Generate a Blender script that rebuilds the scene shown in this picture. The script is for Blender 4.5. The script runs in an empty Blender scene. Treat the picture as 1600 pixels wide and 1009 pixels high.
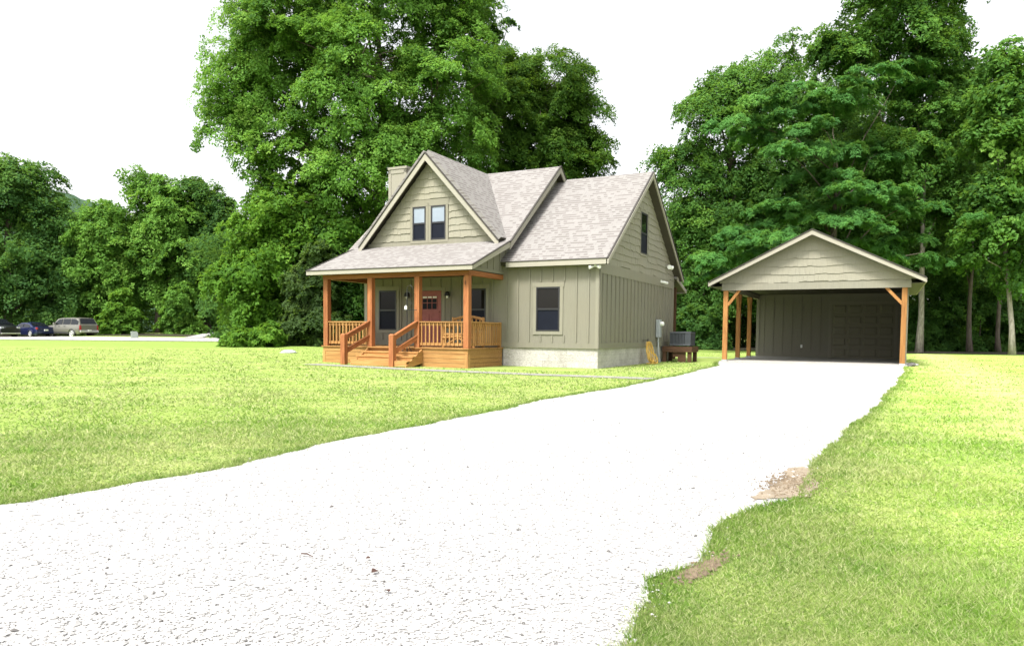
import bpy, math, random
import numpy as np
from mathutils import Vector, Matrix
R = math.radians
S = bpy.context.scene
COL = S.collection
rng = np.random.default_rng(7)
random.seed(7)

# ------------------------------------------------------------------ camera
EYE = 1.05; FPX = 1141.418; CYPX = 581.594          # eye height, focal length and horizon of a 1600 x 1009 frame
PITCH, ROLL, YAW = R(3.0585), R(-.5343), R(26.95)
cd = bpy.data.cameras.new('camera'); cam = bpy.data.objects.new('camera', cd); COL.objects.link(cam)
cd.sensor_fit = 'HORIZONTAL'; cd.sensor_width = 36; cd.lens = FPX / 1600 * 36
cd.shift_y = (CYPX - 504.5) / 1600
cd.clip_start = .1; cd.clip_end = 2000
_fw = Vector((0, math.cos(PITCH), -math.sin(PITCH))); _rt = Vector((1, 0, 0)); _dn = _fw.cross(_rt)
_r2 = _rt * math.cos(ROLL) + _dn * math.sin(ROLL); _d2 = -_rt * math.sin(ROLL) + _dn * math.cos(ROLL)
cam.matrix_world = Matrix(((_r2.x, -_d2.x, -_fw.x, 0), (_r2.y, -_d2.y, -_fw.y, 0), (_r2.z, -_d2.z, -_fw.z, EYE), (0, 0, 0, 1)))
S.camera = cam
# ------------------------------------------------------------------ light
SUN_EL, SUN_AZ = R(58), R(212)      # azimuth clockwise from +Y: behind the camera, to the left
w = bpy.data.worlds.new('World'); S.world = w; w.use_nodes = True
nt = w.node_tree; nt.nodes.clear()
sky = nt.nodes.new('ShaderNodeTexSky'); sky.sky_type = 'NISHITA'; sky.sun_disc = False
sky.sun_elevation = SUN_EL; sky.sun_rotation = SUN_AZ; sky.air_density = 1.0; sky.dust_density = 4.0; sky.ozone_density = 1.0
hs = nt.nodes.new('ShaderNodeHueSaturation'); hs.inputs['Saturation'].default_value = .12
bg = nt.nodes.new('ShaderNodeBackground'); bg.inputs['Strength'].default_value = .135
wo = nt.nodes.new('ShaderNodeOutputWorld')
nt.links.new(sky.outputs[0], hs.inputs['Color']); nt.links.new(hs.outputs[0], bg.inputs['Color']); nt.links.new(bg.outputs[0], wo.inputs[0])
sd = bpy.data.lights.new('sun', 'SUN'); sun = bpy.data.objects.new('sun', sd); COL.objects.link(sun)
sd.energy = 2.4; sd.angle = R(12); sd.color = (1, .96, .9)
_sv = Vector((math.sin(SUN_AZ) * math.cos(SUN_EL), math.cos(SUN_AZ) * math.cos(SUN_EL), math.sin(SUN_EL)))
sun.rotation_euler = _sv.to_track_quat('Z', 'Y').to_euler(); sun.location = (0, -20, 60)
S.view_settings.view_transform = 'Standard'; S.view_settings.look = 'None'
S.view_settings.exposure = 1.45; S.view_settings.gamma = 1
S.cycles.max_bounces = 7; S.cycles.diffuse_bounces = 3; S.cycles.transmission_bounces = 4; S.cycles.use_denoising = True

# ------------------------------------------------------------------ helpers
def at(px, py, D):                     # a far point by its bearing (frame pixels) and its distance in metres
    d = _r2 * ((px - 800) / FPX) + _d2 * ((py - CYPX) / FPX) + _fw
    return Vector((0, 0, EYE)) + d * (D / d.y)
def lerp(a, b, t): return a + (b - a) * t
def sstep(a, b, x):
    t = np.clip((np.asarray(x, float) - a) / (b - a), 0, 1); return t * t * (3 - 2 * t)
def tz(x, y):                          # height of the ground
    x = np.asarray(x, float); y = np.asarray(y, float)
    z = .25 * sstep(42, 52, y) * (1 - sstep(-14, 0, x))
    z = z + .62 * sstep(60, 88, y) * sstep(-48, -39, x) * (1 - sstep(-27, -18, x))
    return z + .05 * (1 - sstep(-7, -2, x)) * sstep(12, 20, y) * (1 - sstep(34, 42, y))

def tag(o, label=None, cat=None, group=None, kind=None):
    if label: o['label'] = label
    if cat: o['category'] = cat
    if group: o['group'] = group
    if kind: o['kind'] = kind
    return o
def empty(name, loc, rz=0, **k):
    o = bpy.data.objects.new(name, None); COL.objects.link(o); o.location = loc; o.rotation_euler = (0, 0, rz)
    o.empty_display_size = .3
    return tag(o, **k)
def link(name, me, mat, parent=None):
    o = bpy.data.objects.new(name, me); COL.objects.link(o)
    for m in (mat if isinstance(mat, (list, tuple)) else [mat]): me.materials.append(m)
    if parent: o.parent = parent
    return o
class MB:
    def __init__(s): s.v = []; s.f = []; s.p = []
    def add(s, vs, fs):
        n = len(s.v); s.p.append((list(vs), list(fs))); s.v += [tuple(v) for v in vs]; s.f += [tuple(i + n for i in f) for f in fs]; return s
    def box(s, x0, x1, y0, y1, z0, z1):
        if x0 > x1: x0, x1 = x1, x0
        if y0 > y1: y0, y1 = y1, y0
        if z0 > z1: z0, z1 = z1, z0
        return s.add([(x, y, z) for z in (z0, z1) for y in (y0, y1) for x in (x0, x1)],
                     [(0, 2, 3, 1), (4, 5, 7, 6), (0, 1, 5, 4), (2, 6, 7, 3), (0, 4, 6, 2), (1, 3, 7, 5)])
    def bar(s, p, q, wd, ht, up=(0, 0, 1)):
        p = Vector(p); q = Vector(q); d = (q - p).normalized(); up = Vector(up)
        sd_ = d.cross(up)
        if sd_.length < 1e-4: sd_ = d.cross(Vector((1, 0, 0)))
        sd_.normalize(); u2 = sd_.cross(d); a = sd_ * wd / 2; b = u2 * ht / 2
        return s.add([p - a - b, p + a - b, p + a + b, p - a + b, q - a - b, q + a - b, q + a + b, q - a + b],
                     [(0, 1, 2, 3), (7, 6, 5, 4), (0, 4, 5, 1), (1, 5, 6, 2), (2, 6, 7, 3), (3, 7, 4, 0)])
    def tube(s, pts, rad, n=8, cap=True):
        pts = [Vector(p) for p in pts]; m = len(pts)
        if not hasattr(rad, '__len__'): rad = [rad] * m
        vs = []; fs = []; ref = Vector((.3, .2, 1)).normalized(); prev = None
        for i, p in enumerate(pts):
            d = (pts[min(i + 1, m - 1)] - pts[max(i - 1, 0)])
            d = d.normalized() if d.length > 1e-9 else Vector((0, 0, 1))
            a = prev if prev is not None else ref
            a = a - d * a.dot(d)
            if a.length < 1e-3: a = Vector((1, 0, 0)) - d * d.x
            a.normalize(); prev = a; b = d.cross(a)
            for k in range(n):
                t = 2 * math.pi * k / n; vs.append(p + (a * math.cos(t) + b * math.sin(t)) * rad[i])
        for i in range(m - 1):
            for k in range(n):
                k2 = (k + 1) % n; fs.append((i * n + k, i * n + k2, (i + 1) * n + k2, (i + 1) * n + k))
        if cap: fs += [tuple(range(n))[::-1], tuple((m - 1) * n + k for k in range(n))]
        return s.add(vs, fs)
    def cyl(s, c, axis, r, h, n=20):
        c = Vector(c); a = Vector(axis).normalized() * h / 2; return s.tube([c - a, c + a], r, n)
    def slab(s, pts, th):               # polygon (counter-clockwise seen from outside) with thickness inwards
        pts = [Vector(p) for p in pts]; nr = (pts[1] - pts[0]).cross(pts[2] - pts[1]).normalized(); n = len(pts)
        return s.add(pts + [p - nr * th for p in pts], [tuple(range(n)), tuple(range(2 * n - 1, n - 1, -1))] +
                     [(i, n + i, n + (i + 1) % n, (i + 1) % n) for i in range(n)])
    def prism(s, poly, axis, a, b):     # polygon in the two other axes, extruded along axis
        def mk(u, v, t): return {'x': (t, u, v), 'y': (u, t, v), 'z': (u, v, t)}[axis]
        n = len(poly)
        return s.add([mk(u, v, a) for u, v in poly] + [mk(u, v, b) for u, v in poly],
                     [tuple(range(n))[::-1], tuple(range(n, 2 * n))] + [(i, (i + 1) % n, n + (i + 1) % n, n + i) for i in range(n)])
    def split(s, name, mat, parent=None, **k):   # every added piece becomes a part of its own
        for vs, fs in s.p: MB().add(vs, fs).build(name, mat, parent, **k)
    def build(s, name, mat, parent=None, smooth=False, bevel=0, fix=True):
        me = bpy.data.meshes.new(name); me.from_pydata(s.v, [], s.f)
        if fix:
            import bmesh
            bm = bmesh.new(); bm.from_mesh(me); bmesh.ops.recalc_face_normals(bm, faces=bm.faces); bm.to_mesh(me); bm.free()
        if smooth: me.shade_smooth()
        o = link(name, me, mat, parent)
        if bevel:
            m = o.modifiers.new('bevel', 'BEVEL'); m.width = bevel; m.segments = 2; m.limit_method = 'ANGLE'
        return o

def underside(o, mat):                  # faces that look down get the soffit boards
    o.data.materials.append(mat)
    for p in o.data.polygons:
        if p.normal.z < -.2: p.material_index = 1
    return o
def np_mesh(name, verts, n_per, mat, parent=None, tint=None):
    """verts (F, n_per, 3): separate small polygons, one tint value per polygon"""
    F = verts.shape[0]; me = bpy.data.meshes.new(name)
    me.vertices.add(F * n_per); me.vertices.foreach_set('co', verts.reshape(-1).astype(np.float32))
    me.loops.add(F * n_per); me.loops.foreach_set('vertex_index', np.arange(F * n_per, dtype=np.int32))
    me.polygons.add(F); me.polygons.foreach_set('loop_start', np.arange(0, F * n_per, n_per, dtype=np.int32))
    me.polygons.foreach_set('loop_total', np.full(F, n_per, dtype=np.int32))
    if tint is not None:
        at_ = me.attributes.new('tint', 'FLOAT', 'FACE'); at_.data.foreach_set('value', tint.astype(np.float32))
    me.update(calc_edges=True); me.validate()
    return link(name, me, mat, parent)

# ------------------------------------------------------------------ materials
class NT:
    def __init__(s, name):
        s.m = bpy.data.materials.new(name); s.m.use_nodes = True; s.t = s.m.node_tree; s.t.nodes.clear()
        s.out = s.n('ShaderNodeOutputMaterial')
    def n(s, kind, **k):
        nd = s.t.nodes.new(kind)
        for a, b in k.items():
            if a.startswith('_'): setattr(nd, a[1:], b)
            else: nd.inputs[a.replace('__', ' ')].default_value = b
        return nd
    def l(s, a, b): s.t.links.new(a, b)
    def coords(s, scale=(1, 1, 1), kind='Object', rot=(0, 0, 0)):
        c = s.n('ShaderNodeTexCoord'); m = s.n('ShaderNodeMapping'); m.inputs['Scale'].default_value = scale; m.inputs['Rotation'].default_value = rot
        s.l(c.outputs[kind], m.inputs['Vector']); return m.outputs[0]
    def noise(s, vec, scale, detail=4, rough=.55):
        x = s.n('ShaderNodeTexNoise', Scale=scale, Detail=detail, Roughness=rough)
        if vec is not None: s.l(vec, x.inputs['Vector'])
        return x.outputs['Fac']
    def ramp(s, fac, stops):
        r = s.n('ShaderNodeValToRGB'); e = r.color_ramp.elements
        while len(e) < len(stops): e.new(.5)
        for i, (p, c) in enumerate(stops):
            e[i].position = p; e[i].color = (*c, 1) if len(c) == 3 else c
        s.l(fac, r.inputs[0]); return r.outputs[0]
    def mix(s, fac, a, b, mode='MIX'):
        x = s.t.nodes.new('ShaderNodeMix'); x.data_type = 'RGBA'; x.blend_type = mode
        for sock, v in ((x.inputs[0], fac), (x.inputs[6], a), (x.inputs[7], b)):
            if hasattr(v, 'links'): s.l(v, sock)
            elif hasattr(v, '__len__'): sock.default_value = (*v, 1)
            else: sock.default_value = v
        return x.outputs[2]
    def bsdf(s, col, rough=.6, spec=.3, metal=0, bump=None, bstr=.3, bdist=.01, **k):
        b = s.n('ShaderNodeBsdfPrincipled', Roughness=rough, Metallic=metal); b.inputs['Specular IOR Level'].default_value = spec
        for a, v in k.items(): b.inputs[a.replace('__', ' ')].default_value = v
        if hasattr(col, 'links'): s.l(col, b.inputs['Base Color'])
        else: b.inputs['Base Color'].default_value = (*col, 1)
        if bump is not None:
            bp = s.n('ShaderNodeBump', Strength=bstr, Distance=bdist); s.l(bump, bp.inputs['Height']); s.l(bp.outputs[0], b.inputs['Normal'])
        s.l(b.outputs[0], s.out.inputs[0]); return b

def simple(name, c1, c2=None, scale=6, rough=.6, stretch=(1, 1, 1), spec=.3, bump=.15, metal=0, fine=0):
    t = NT(name); c2 = c2 or tuple(x * .8 for x in c1)
    v = t.coords(stretch); f = t.noise(v, scale)
    c = t.ramp(f, [(.3, c2), (.7, c1)])
    if fine:
        f2 = t.noise(v, fine, 2); c = t.mix(.35, c, t.ramp(f2, [(.35, tuple(x * .55 for x in c1)), (.65, tuple(min(1, x * 1.25) for x in c1))]))
    t.bsdf(c, rough, spec, metal, bump=f if bump else None, bstr=bump); return t.m
def woodmat(name, c1, c2, c3, axis):
    st = {'x': (.6, 9, 9), 'y': (9, .6, 9), 'z': (9, 9, .6)}[axis]
    t = NT(name); v = t.coords(st); f = t.noise(v, 2.2, 6, .65)
    b = t.noise(t.coords((1, 1, 1)), 1.3, 3)
    c = t.ramp(f, [(.28, c3), (.48, c2), (.72, c1)])
    c = t.mix(t.ramp(b, [(.35, (0, 0, 0)), (.7, (.5, .5, .5))]), c, tuple(x * .8 for x in c2))
    kn = t.n('ShaderNodeTexVoronoi', Scale=1.0); t.l(t.coords(tuple(2.4 if x > 1 else 1.1 for x in st)), kn.inputs['Vector'])
    oi = t.n('ShaderNodeObjectInfo'); c = t.mix(1.0, c, t.ramp(oi.outputs['Random'], [(0, (.78, .76, .72)), (1, (1.12, 1.12, 1.1))]), 'MULTIPLY')
    c = t.mix(t.ramp(kn.outputs['Distance'], [(.05, (.75, .75, .75)), (.1, (0, 0, 0))]), c, tuple(x * .35 for x in c3))
    t.bsdf(c, .65, .25, bump=f, bstr=.2); return t.m
def shingle(name, along, k, tone=1.0):
    t = NT(name); c = t.n('ShaderNodeTexCoord'); sp = t.n('ShaderNodeSeparateXYZ'); t.l(c.outputs['Object'], sp.inputs[0])
    mu = t.n('ShaderNodeMath', _operation='MULTIPLY'); mu.inputs[1].default_value = k; t.l(sp.outputs['Z'], mu.inputs[0])
    cb = t.n('ShaderNodeCombineXYZ'); t.l(sp.outputs['XYZ'.index(along)], cb.inputs[0]); t.l(mu.outputs[0], cb.inputs[1])
    br = t.n('ShaderNodeTexBrick', Scale=1.0, Brick__Width=.30, Row__Height=.142, Mortar__Size=.006, Mortar__Smooth=.3, Bias=0.05)
    br.offset = .37; br.offset_frequency = 3
    br.inputs['Color1'].default_value = (.208 * tone, .200 * tone, .190 * tone, 1); br.inputs['Color2'].default_value = (.178 * tone, .168 * tone, .158 * tone, 1)
    br.inputs['Mortar'].default_value = (.05, .043, .04, 1)
    t.l(cb.outputs[0], br.inputs['Vector'])
    n1 = t.noise(cb.outputs[0], 55, 2); n2 = t.noise(cb.outputs[0], .7, 3)
    rw = t.n('ShaderNodeMath', _operation='DIVIDE'); rw.inputs[1].default_value = .142; t.l(mu.outputs[0], rw.inputs[0])
    fr = t.n('ShaderNodeMath', _operation='FRACT'); t.l(rw.outputs[0], fr.inputs[0])
    b2 = t.n('ShaderNodeTexBrick', Scale=1.0, Brick__Width=.125, Row__Height=.142, Mortar__Size=0.0, Bias=0.0); b2.offset = .43; b2.offset_frequency = 2
    b2.inputs['Color1'].default_value = (1, 1, 1, 1); b2.inputs['Color2'].default_value = (0, 0, 0, 1); t.l(cb.outputs[0], b2.inputs['Vector'])
    on = t.ramp(b2.outputs['Color'], [(.44, (0, 0, 0)), (.52, (1, 1, 1))]); lo = t.ramp(fr.outputs[0], [(.0, (1, 1, 1)), (.46, (1, 1, 1)), (.54, (0, 0, 0))])
    dash = t.mix(1.0, on, lo, 'MULTIPLY')  # dark dashes: shadow bands under the tabs, put into the colour
    col = t.mix(dash, t.mix(.5, br.outputs['Color'], (.212 * tone, .204 * tone, .194 * tone)), (.118 * tone, .107 * tone, .10 * tone))
    col = t.mix(.10, col, t.ramp(n1, [(.3, (.10, .09, .085)), (.7, (.42, .39, .38))]))
    col = t.mix(.06, col, t.ramp(n2, [(.35, (.18, .165, .155)), (.65, (.34, .315, .30))]))
    t.bsdf(col, .9, .15, bump=br.outputs['Fac'], bstr=-.5, bdist=.01); return t.m
OLIVE = (.190, .182, .144)
def siding(name, c=OLIVE, grain='z'):
    t = NT(name); v = t.coords((22, 22, 1.2) if grain == 'z' else (2, 2, 30)); f = t.noise(v, 2, 5, .7)
    p = t.noise(t.coords(), .55, 3); d = t.noise(t.coords((3, 3, .5)), 1.6, 4)
    col = t.ramp(f, [(.25, tuple(x * .84 for x in c)), (.75, tuple(x * 1.1 for x in c))])
    col = t.mix(t.ramp(p, [(.35, (0, 0, 0)), (.7, (.5, .5, .5))]), col, tuple(x * y for x, y in zip(c, (.98, .93, .85))))
    col = t.mix(t.ramp(d, [(.62, (0, 0, 0)), (.8, (.22, .22, .22))]), col, tuple(x * .6 for x in c))
    t.bsdf(col, .72, .25, bump=f, bstr=.25, bdist=.004); return t.m
m_wall = siding('olive siding'); m_shake = siding('lit olive shake', tuple(x * 1.28 for x in OLIVE))  # gable shakes: same siding, the gables' stronger light put into a lifted colour
m_trim = siding('olive trim', tuple(x * 1.12 for x in OLIVE)); m_fascia = siding('pale fascia', (.30, .285, .24), 'x')
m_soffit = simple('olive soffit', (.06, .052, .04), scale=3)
m_galdoor = siding('garage door paint', (.19, .182, .135), 'x')
m_roof = shingle('shingles along the eave', 'X', 1 / .62); m_roofp = shingle('shingles on the porch', 'X', 1 / .365)
m_roofg = shingle('shingles on the cross gable', 'Y', 1 / .737); m_roofc = shingle('shingles on the carport', 'Y', 1 / .45)
m_edge = simple('dark drip edge', (.05, .045, .04))
CED = ((.40, .17, .066), (.285, .105, .04), (.165, .055, .022)); YEL = ((.50, .30, .12), (.38, .20, .07), (.23, .105, .035))
m_cz, m_cx, m_cy = [woodmat('cedar ' + a, *CED, a) for a in 'zxy']
m_yz, m_yx, m_yy = [woodmat('pine ' + a, *YEL, a) for a in 'zxy']
HON = ((.45, .24, .085), (.35, .165, .052), (.20, .08, .025)); m_hz, m_hx = [woodmat('honey pine ' + a, *HON, a) for a in 'zx']
m_brz, m_brx = [woodmat('brown timber ' + a, (.13, .072, .04), (.09, .046, .025), (.045, .022, .012), a) for a in 'zx']
m_frame = simple('bronze window frame', (.018, .018, .022), rough=.4, bump=0, spec=.5)
m_white = simple('white plastic', (.8, .8, .78), rough=.4, bump=0)
m_black = simple('black metal', (.015, .015, .016), rough=.4, bump=0, spec=.5)
m_galv = simple('galvanised metal', (.42, .45, .47), rough=.4, metal=.3, bump=.05)
m_conc = simple('concrete', (.40, .385, .355), (.31, .30, .27), scale=3, rough=.9, bump=.2, fine=70)
m_red = simple('dusty red door paint', (.27, .085, .078), (.23, .068, .062), rough=.45, bump=0)
m_ac = simple('grey air conditioner steel', (.05, .056, .065), rough=.45, bump=0, spec=.5)
m_acd = simple('dark fin metal', (.025, .028, .032), rough=.6, bump=0)
m_hose = simple('yellow rubber', (.62, .40, .09), (.52, .32, .06), rough=.55, bump=0)
def glassmat(name, base, ior, rough=.03):
    t = NT(name); t.bsdf(base, rough, .5, IOR=ior); return t.m
m_glass = glassmat('window glass', (.012, .011, .010), 1.28); m_screen = simple('insect screen', (.008, .010, .018), rough=.5, bump=0, spec=.12)
m_glassb = simple('pale blue glazing', (.24, .28, .33), (.18, .22, .27), scale=1.2, rough=.08, bump=0, spec=.8)  # upper panes of the front gable windows: pale grey blue, glossy
m_autoglass = glassmat('car glass', (.008, .010, .013), 1.35)
def blockmat():
    t = NT('split face block'); c = t.n('ShaderNodeTexCoord'); sp = t.n('ShaderNodeSeparateXYZ'); t.l(c.outputs['Object'], sp.inputs[0])
    ad = t.n('ShaderNodeMath', _operation='ADD'); t.l(sp.outputs[0], ad.inputs[0]); t.l(sp.outputs[1], ad.inputs[1])
    cb = t.n('ShaderNodeCombineXYZ'); t.l(ad.outputs[0], cb.inputs[0]); t.l(sp.outputs[2], cb.inputs[1])
    br = t.n('ShaderNodeTexBrick', Scale=1.0, Brick__Width=.41, Row__Height=.2, Mortar__Size=.007, Mortar__Smooth=.6, Bias=0.)
    br.inputs['Color1'].default_value = (.55, .53, .50, 1); br.inputs['Color2'].default_value = (.44, .42, .39, 1); br.inputs['Mortar'].default_value = (.30, .285, .265, 1)
    t.l(cb.outputs[0], br.inputs['Vector'])
    n = t.noise(c.outputs['Object'], 22, 5, .7); n2 = t.noise(c.outputs['Object'], 2.2, 3)
    col = t.mix(.45, br.outputs['Color'], t.ramp(n, [(.3, (.15, .14, .125)), (.62, (.56, .535, .50))]))
    col = t.mix(t.ramp(n2, [(.45, (0, 0, 0)), (.75, (.4, .4, .4))]), col, (.24, .22, .19))
    b = t.bsdf(col, .95, .1, bump=n, bstr=.9, bdist=.05); return t.m
m_block = blockmat()
def leafmat(name, dark, light, pale=None, trans=.54):
    t = NT(name); a = t.n('ShaderNodeAttribute', _attribute_name='tint')
    st = [(0, dark), (.6, light)] + ([(1, pale)] if pale else [(1, tuple(x * 1.3 for x in light))])
    c = t.ramp(a.outputs['Fac'], st)
    b = t.bsdf(c, .6, .12); tr = t.n('ShaderNodeBsdfTranslucent'); cc = t.mix(.5, c, (.16, .26, .02)); t.l(cc, tr.inputs[0])
    mx = t.n('ShaderNodeMixShader'); mx.inputs[0].default_value = trans; t.l(b.outputs[0], mx.inputs[1]); t.l(tr.outputs[0], mx.inputs[2]); t.l(mx.outputs[0], t.out.inputs[0])
    return t.m
m_bark = simple('grey brown bark', (.16, .13, .105), (.06, .05, .04), scale=3, rough=.95, stretch=(5, 5, .8), bump=.9)
m_barkp = simple('pale lichen bark', (.30, .28, .245), (.13, .115, .095), scale=3, rough=.95, stretch=(5, 5, 1.2), bump=.9)
L_maple = leafmat('maple leaves', (.055, .145, .024), (.165, .345, .056), (.28, .46, .085))
L_dark = leafmat('dark leaves', (.030, .082, .020), (.074, .18, .036), (.14, .27, .05))
L_mim = leafmat('feathery leaves', (.040, .13, .034), (.11, .29, .066), (.20, .40, .08))
L_bright = leafmat('bright leaves', (.050, .135, .016), (.13, .28, .034), (.24, .41, .06))
L_mid = leafmat('middle green leaves', (.036, .10, .022), (.105, .245, .044), (.20, .37, .065))
L_blue = leafmat('cool leaves', (.032, .095, .026), (.085, .20, .045), (.16, .30, .06))
def lawn_color(t, tintsock=None):
    g = t.n('ShaderNodeNewGeometry').outputs['Position']
    n1 = t.noise(g, .55, 5, .6); n2 = t.noise(g, 2.6, 4, .6)
    mp = t.n('ShaderNodeMapping'); mp.inputs['Rotation'].default_value = (0, 0, R(20)); mp.inputs['Scale'].default_value = (.12, 1.5, 1); t.l(g, mp.inputs[0])
    n3 = t.noise(mp.outputs[0], .8, 3)
    c = t.ramp(n1, [(.3, (.14, .265, .028)), (.5, (.205, .305, .052)), (.68, (.33, .375, .125))])
    c = t.mix(t.ramp(n3, [(.42, (0, 0, 0)), (.66, (.6, .6, .6))]), c, (.375, .40, .17))
    c = t.mix(t.ramp(n2, [(.36, (.7, .7, .7)), (.52, (0, 0, 0))]), c, (.115, .235, .022))
    sp = t.n('ShaderNodeSeparateXYZ'); t.l(g, sp.inputs[0]); md = t.n('ShaderNodeMath', _operation='DIVIDE'); md.inputs[1].default_value = 100; t.l(sp.outputs[1], md.inputs[0])
    c = t.mix(t.ramp(md.outputs[0], [(.425, (0, 0, 0)), (.44, (.75, .75, .75)), (.52, (.75, .75, .75)), (.56, (0, 0, 0))]), c, (.13, .25, .03))      # longer, greener grass on the bank below the road
    dt = t.n('ShaderNodeVectorMath', _operation='DOT_PRODUCT'); t.l(g, dt.inputs[0]); dt.inputs[1].default_value = (.89, -.46, 0)
    sc = t.n('ShaderNodeMath', _operation='MULTIPLY_ADD'); t.l(dt.outputs['Value'], sc.inputs[0]); sc.inputs[1].default_value = .2; sc.inputs[2].default_value = .5 - 2.1 * .2
    nb = t.n('ShaderNodeMath', _operation='MULTIPLY_ADD'); t.l(n1, nb.inputs[0]); nb.inputs[1].default_value = .35; t.l(sc.outputs[0], nb.inputs[2])
    sw = t.ramp(nb.outputs[0], [(.42, (0, 0, 0)), (.60, (.8, .8, .8)), (.78, (.7, .7, .7)), (.95, (0, 0, 0))])
    c = t.mix(t.mix(1.0, sw, t.ramp(n2, [(.38, (.25, .25, .25)), (.58, (1, 1, 1))]), 'MULTIPLY'), c, (.43, .46, .22))   # band of dry clippings left by the mower
    rt = t.ramp(sc.outputs[0], [(.02, (1, 1, 1)), (.16, (1.46, 1.42, 1.36))]); c = t.mix(1.0, c, rt, 'MULTIPLY')      # paler turf right of the drive; colour also lifted to offset blade self-shadow
    return c
def grassmat():
    t = NT('grass blades'); c = lawn_color(t); a = t.n('ShaderNodeAttribute', _attribute_name='tint')
    c = t.mix(t.ramp(a.outputs['Fac'], [(.55, (0, 0, 0)), (.62, (.3, .3, .3)), (.9, (.8, .8, .8))]), c, (.55, .53, .29))
    c = t.mix(t.ramp(a.outputs['Fac'], [(.03, (.6, .6, .6)), (.25, (0, 0, 0))]), c, (.10, .215, .018))
    c = t.mix(1.0, c, (.92, .96, .95), 'MULTIPLY')
    b = t.bsdf(c, .6, .2); tr = t.n('ShaderNodeBsdfTranslucent'); t.l(c, tr.inputs[0])
    mx = t.n('ShaderNodeMixShader'); mx.inputs[0].default_value = .5; t.l(b.outputs[0], mx.inputs[1]); t.l(tr.outputs[0], mx.inputs[2]); t.l(mx.outputs[0], t.out.inputs[0]); return t.m
m_blade = grassmat()
def lawnmat():
    t = NT('lawn'); c = lawn_color(t); g = t.n('ShaderNodeNewGeometry').outputs['Position']; f = t.noise(g, 26, 4, .7); f2 = t.noise(g, 7, 4, .7)
    c = t.mix(.5, c, t.ramp(f, [(.32, (.15, .23, .04)), (.65, (.36, .40, .15))])); c = t.mix(t.ramp(f2, [(.5, (0, 0, 0)), (.68, (.2, .2, .2))]), c, (.16, .26, .04))
    t.bsdf(c, .95, .05, bump=f, bstr=.8, bdist=.04); return t.m
m_lawn = lawnmat()
def gravelmat(name, base=.38, warm=(1, .985, .965), scale=85):
    t = NT(name); g = t.n('ShaderNodeNewGeometry').outputs['Position']
    v = t.n('ShaderNodeTexVoronoi', Scale=scale); t.l(g, v.inputs['Vector'])
    ve = t.n('ShaderNodeTexVoronoi', Scale=scale, _feature='DISTANCE_TO_EDGE'); t.l(g, ve.inputs['Vector'])
    sx = t.n('ShaderNodeSeparateXYZ'); t.l(v.outputs['Color'], sx.inputs[0])
    B = lambda k: tuple(base * k * x for x in warm)
    c = t.ramp(sx.outputs[0], [(.0, B(.22)), (.03, B(.45)), (.06, B(.85)), (1, B(1.2))])
    big = t.noise(g, 1.4, 4, .6); mid = t.noise(g, 14, 3, .7)
    gap = t.ramp(ve.outputs['Distance'], [(.0, (.9, .9, .9)), (.11, (0, 0, 0))])
    gm = t.mix(1.0, gap, t.ramp(mid, [(.48, (0, 0, 0)), (.62, (.95, .95, .95))]), 'MULTIPLY'); c = t.mix(gm, c, B(.16))
    c = t.mix(t.ramp(big, [(.5, (0, 0, 0)), (.75, (.25, .25, .25))]), c, B(.8))
    t.bsdf(c, .95, .1, bump=ve.outputs['Distance'], bstr=.3, bdist=.01); return t.m
m_gravel = gravelmat('white gravel', .358); m_road = gravelmat('pale road gravel', .34, (1, .98, .95), 30)
m_stone = simple('loose limestone', (.40, .395, .385), (.28, .275, .265), scale=40, rough=.95, bump=0)
m_stoned = simple('darker loose stone', (.14, .135, .13), (.08, .076, .072), scale=40, rough=.95, bump=0)
m_dirt = simple('sandy dirt', (.27, .225, .165), (.14, .11, .075), scale=7, rough=.95, bump=.6, fine=60)

# ------------------------------------------------------------------ ground
def smooth_edges(pts, step=.12, jit=.03, seed=1):
    r = random.Random(seed); out = []; ph = [r.uniform(0, 6.28) for _ in range(4)]; s = 0
    for (a, b) in zip(pts[:-1], pts[1:]):
        a = Vector(a); b = Vector(b); n = max(1, int((b - a).length / step)); d = (b - a).normalized(); nn = Vector((-d.y, d.x))
        for i in range(n):
            s += step; j = sum(math.sin(s * k + p) / (1 + .25 * k) for k, p in zip((1.1, 2.7, 6.3, 13.7), ph)) * jit + r.uniform(-.4, .4) * jit
            out.append(tuple(a.lerp(b, i / n) + nn * j))
    return out + [tuple(pts[-1])]
LEFT = [(-14, -6), (-5.2, 1.4), (-3.6, 3.5), (-3.03, 4.29), (-2.69, 4.69), (-2.18, 5.49), (-1.75, 6.65), (-1.13, 8.07), (-.33, 9.58), (.73, 11.87), (2.71, 15.45), (5.01, 20.4), (7.1, 25.2), (8.1, 28.7)]
RIGHT = [(-1.6, -6), (-.1, .5), (.40, 2.35), (.50, 2.7), (.60, 3.06), (.88, 3.28), (1.1, 3.87), (1.6, 4.5), (1.87, 4.70), (2.3, 5.68), (3.54, 7.72), (5.5, 10.96), (8.55, 16.2), (12.2, 22.6), (13.9, 25.9)]
le = smooth_edges(LEFT, .12, .045, 3); ri = smooth_edges(RIGHT, .12, .028, 5)
DRIVE = np.array(le + ri[::-1])
def inside(poly, x, y):
    c = np.zeros(len(x), bool); px, py = poly[:, 0], poly[:, 1]; j = len(poly) - 1
    for i in range(len(poly)):
        if py[i] != py[j]:
            k = ((py[i] > y) != (py[j] > y)) & (x < (px[j] - px[i]) * (y - py[i]) / (py[j] - py[i]) + px[i]); c ^= k
        j = i
    return c
def axis_pts(a, b, segs):
    out = [a]
    for e, n in segs: out += list(np.linspace(out[-1], e, n + 1)[1:])
    return np.array(out)
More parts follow.
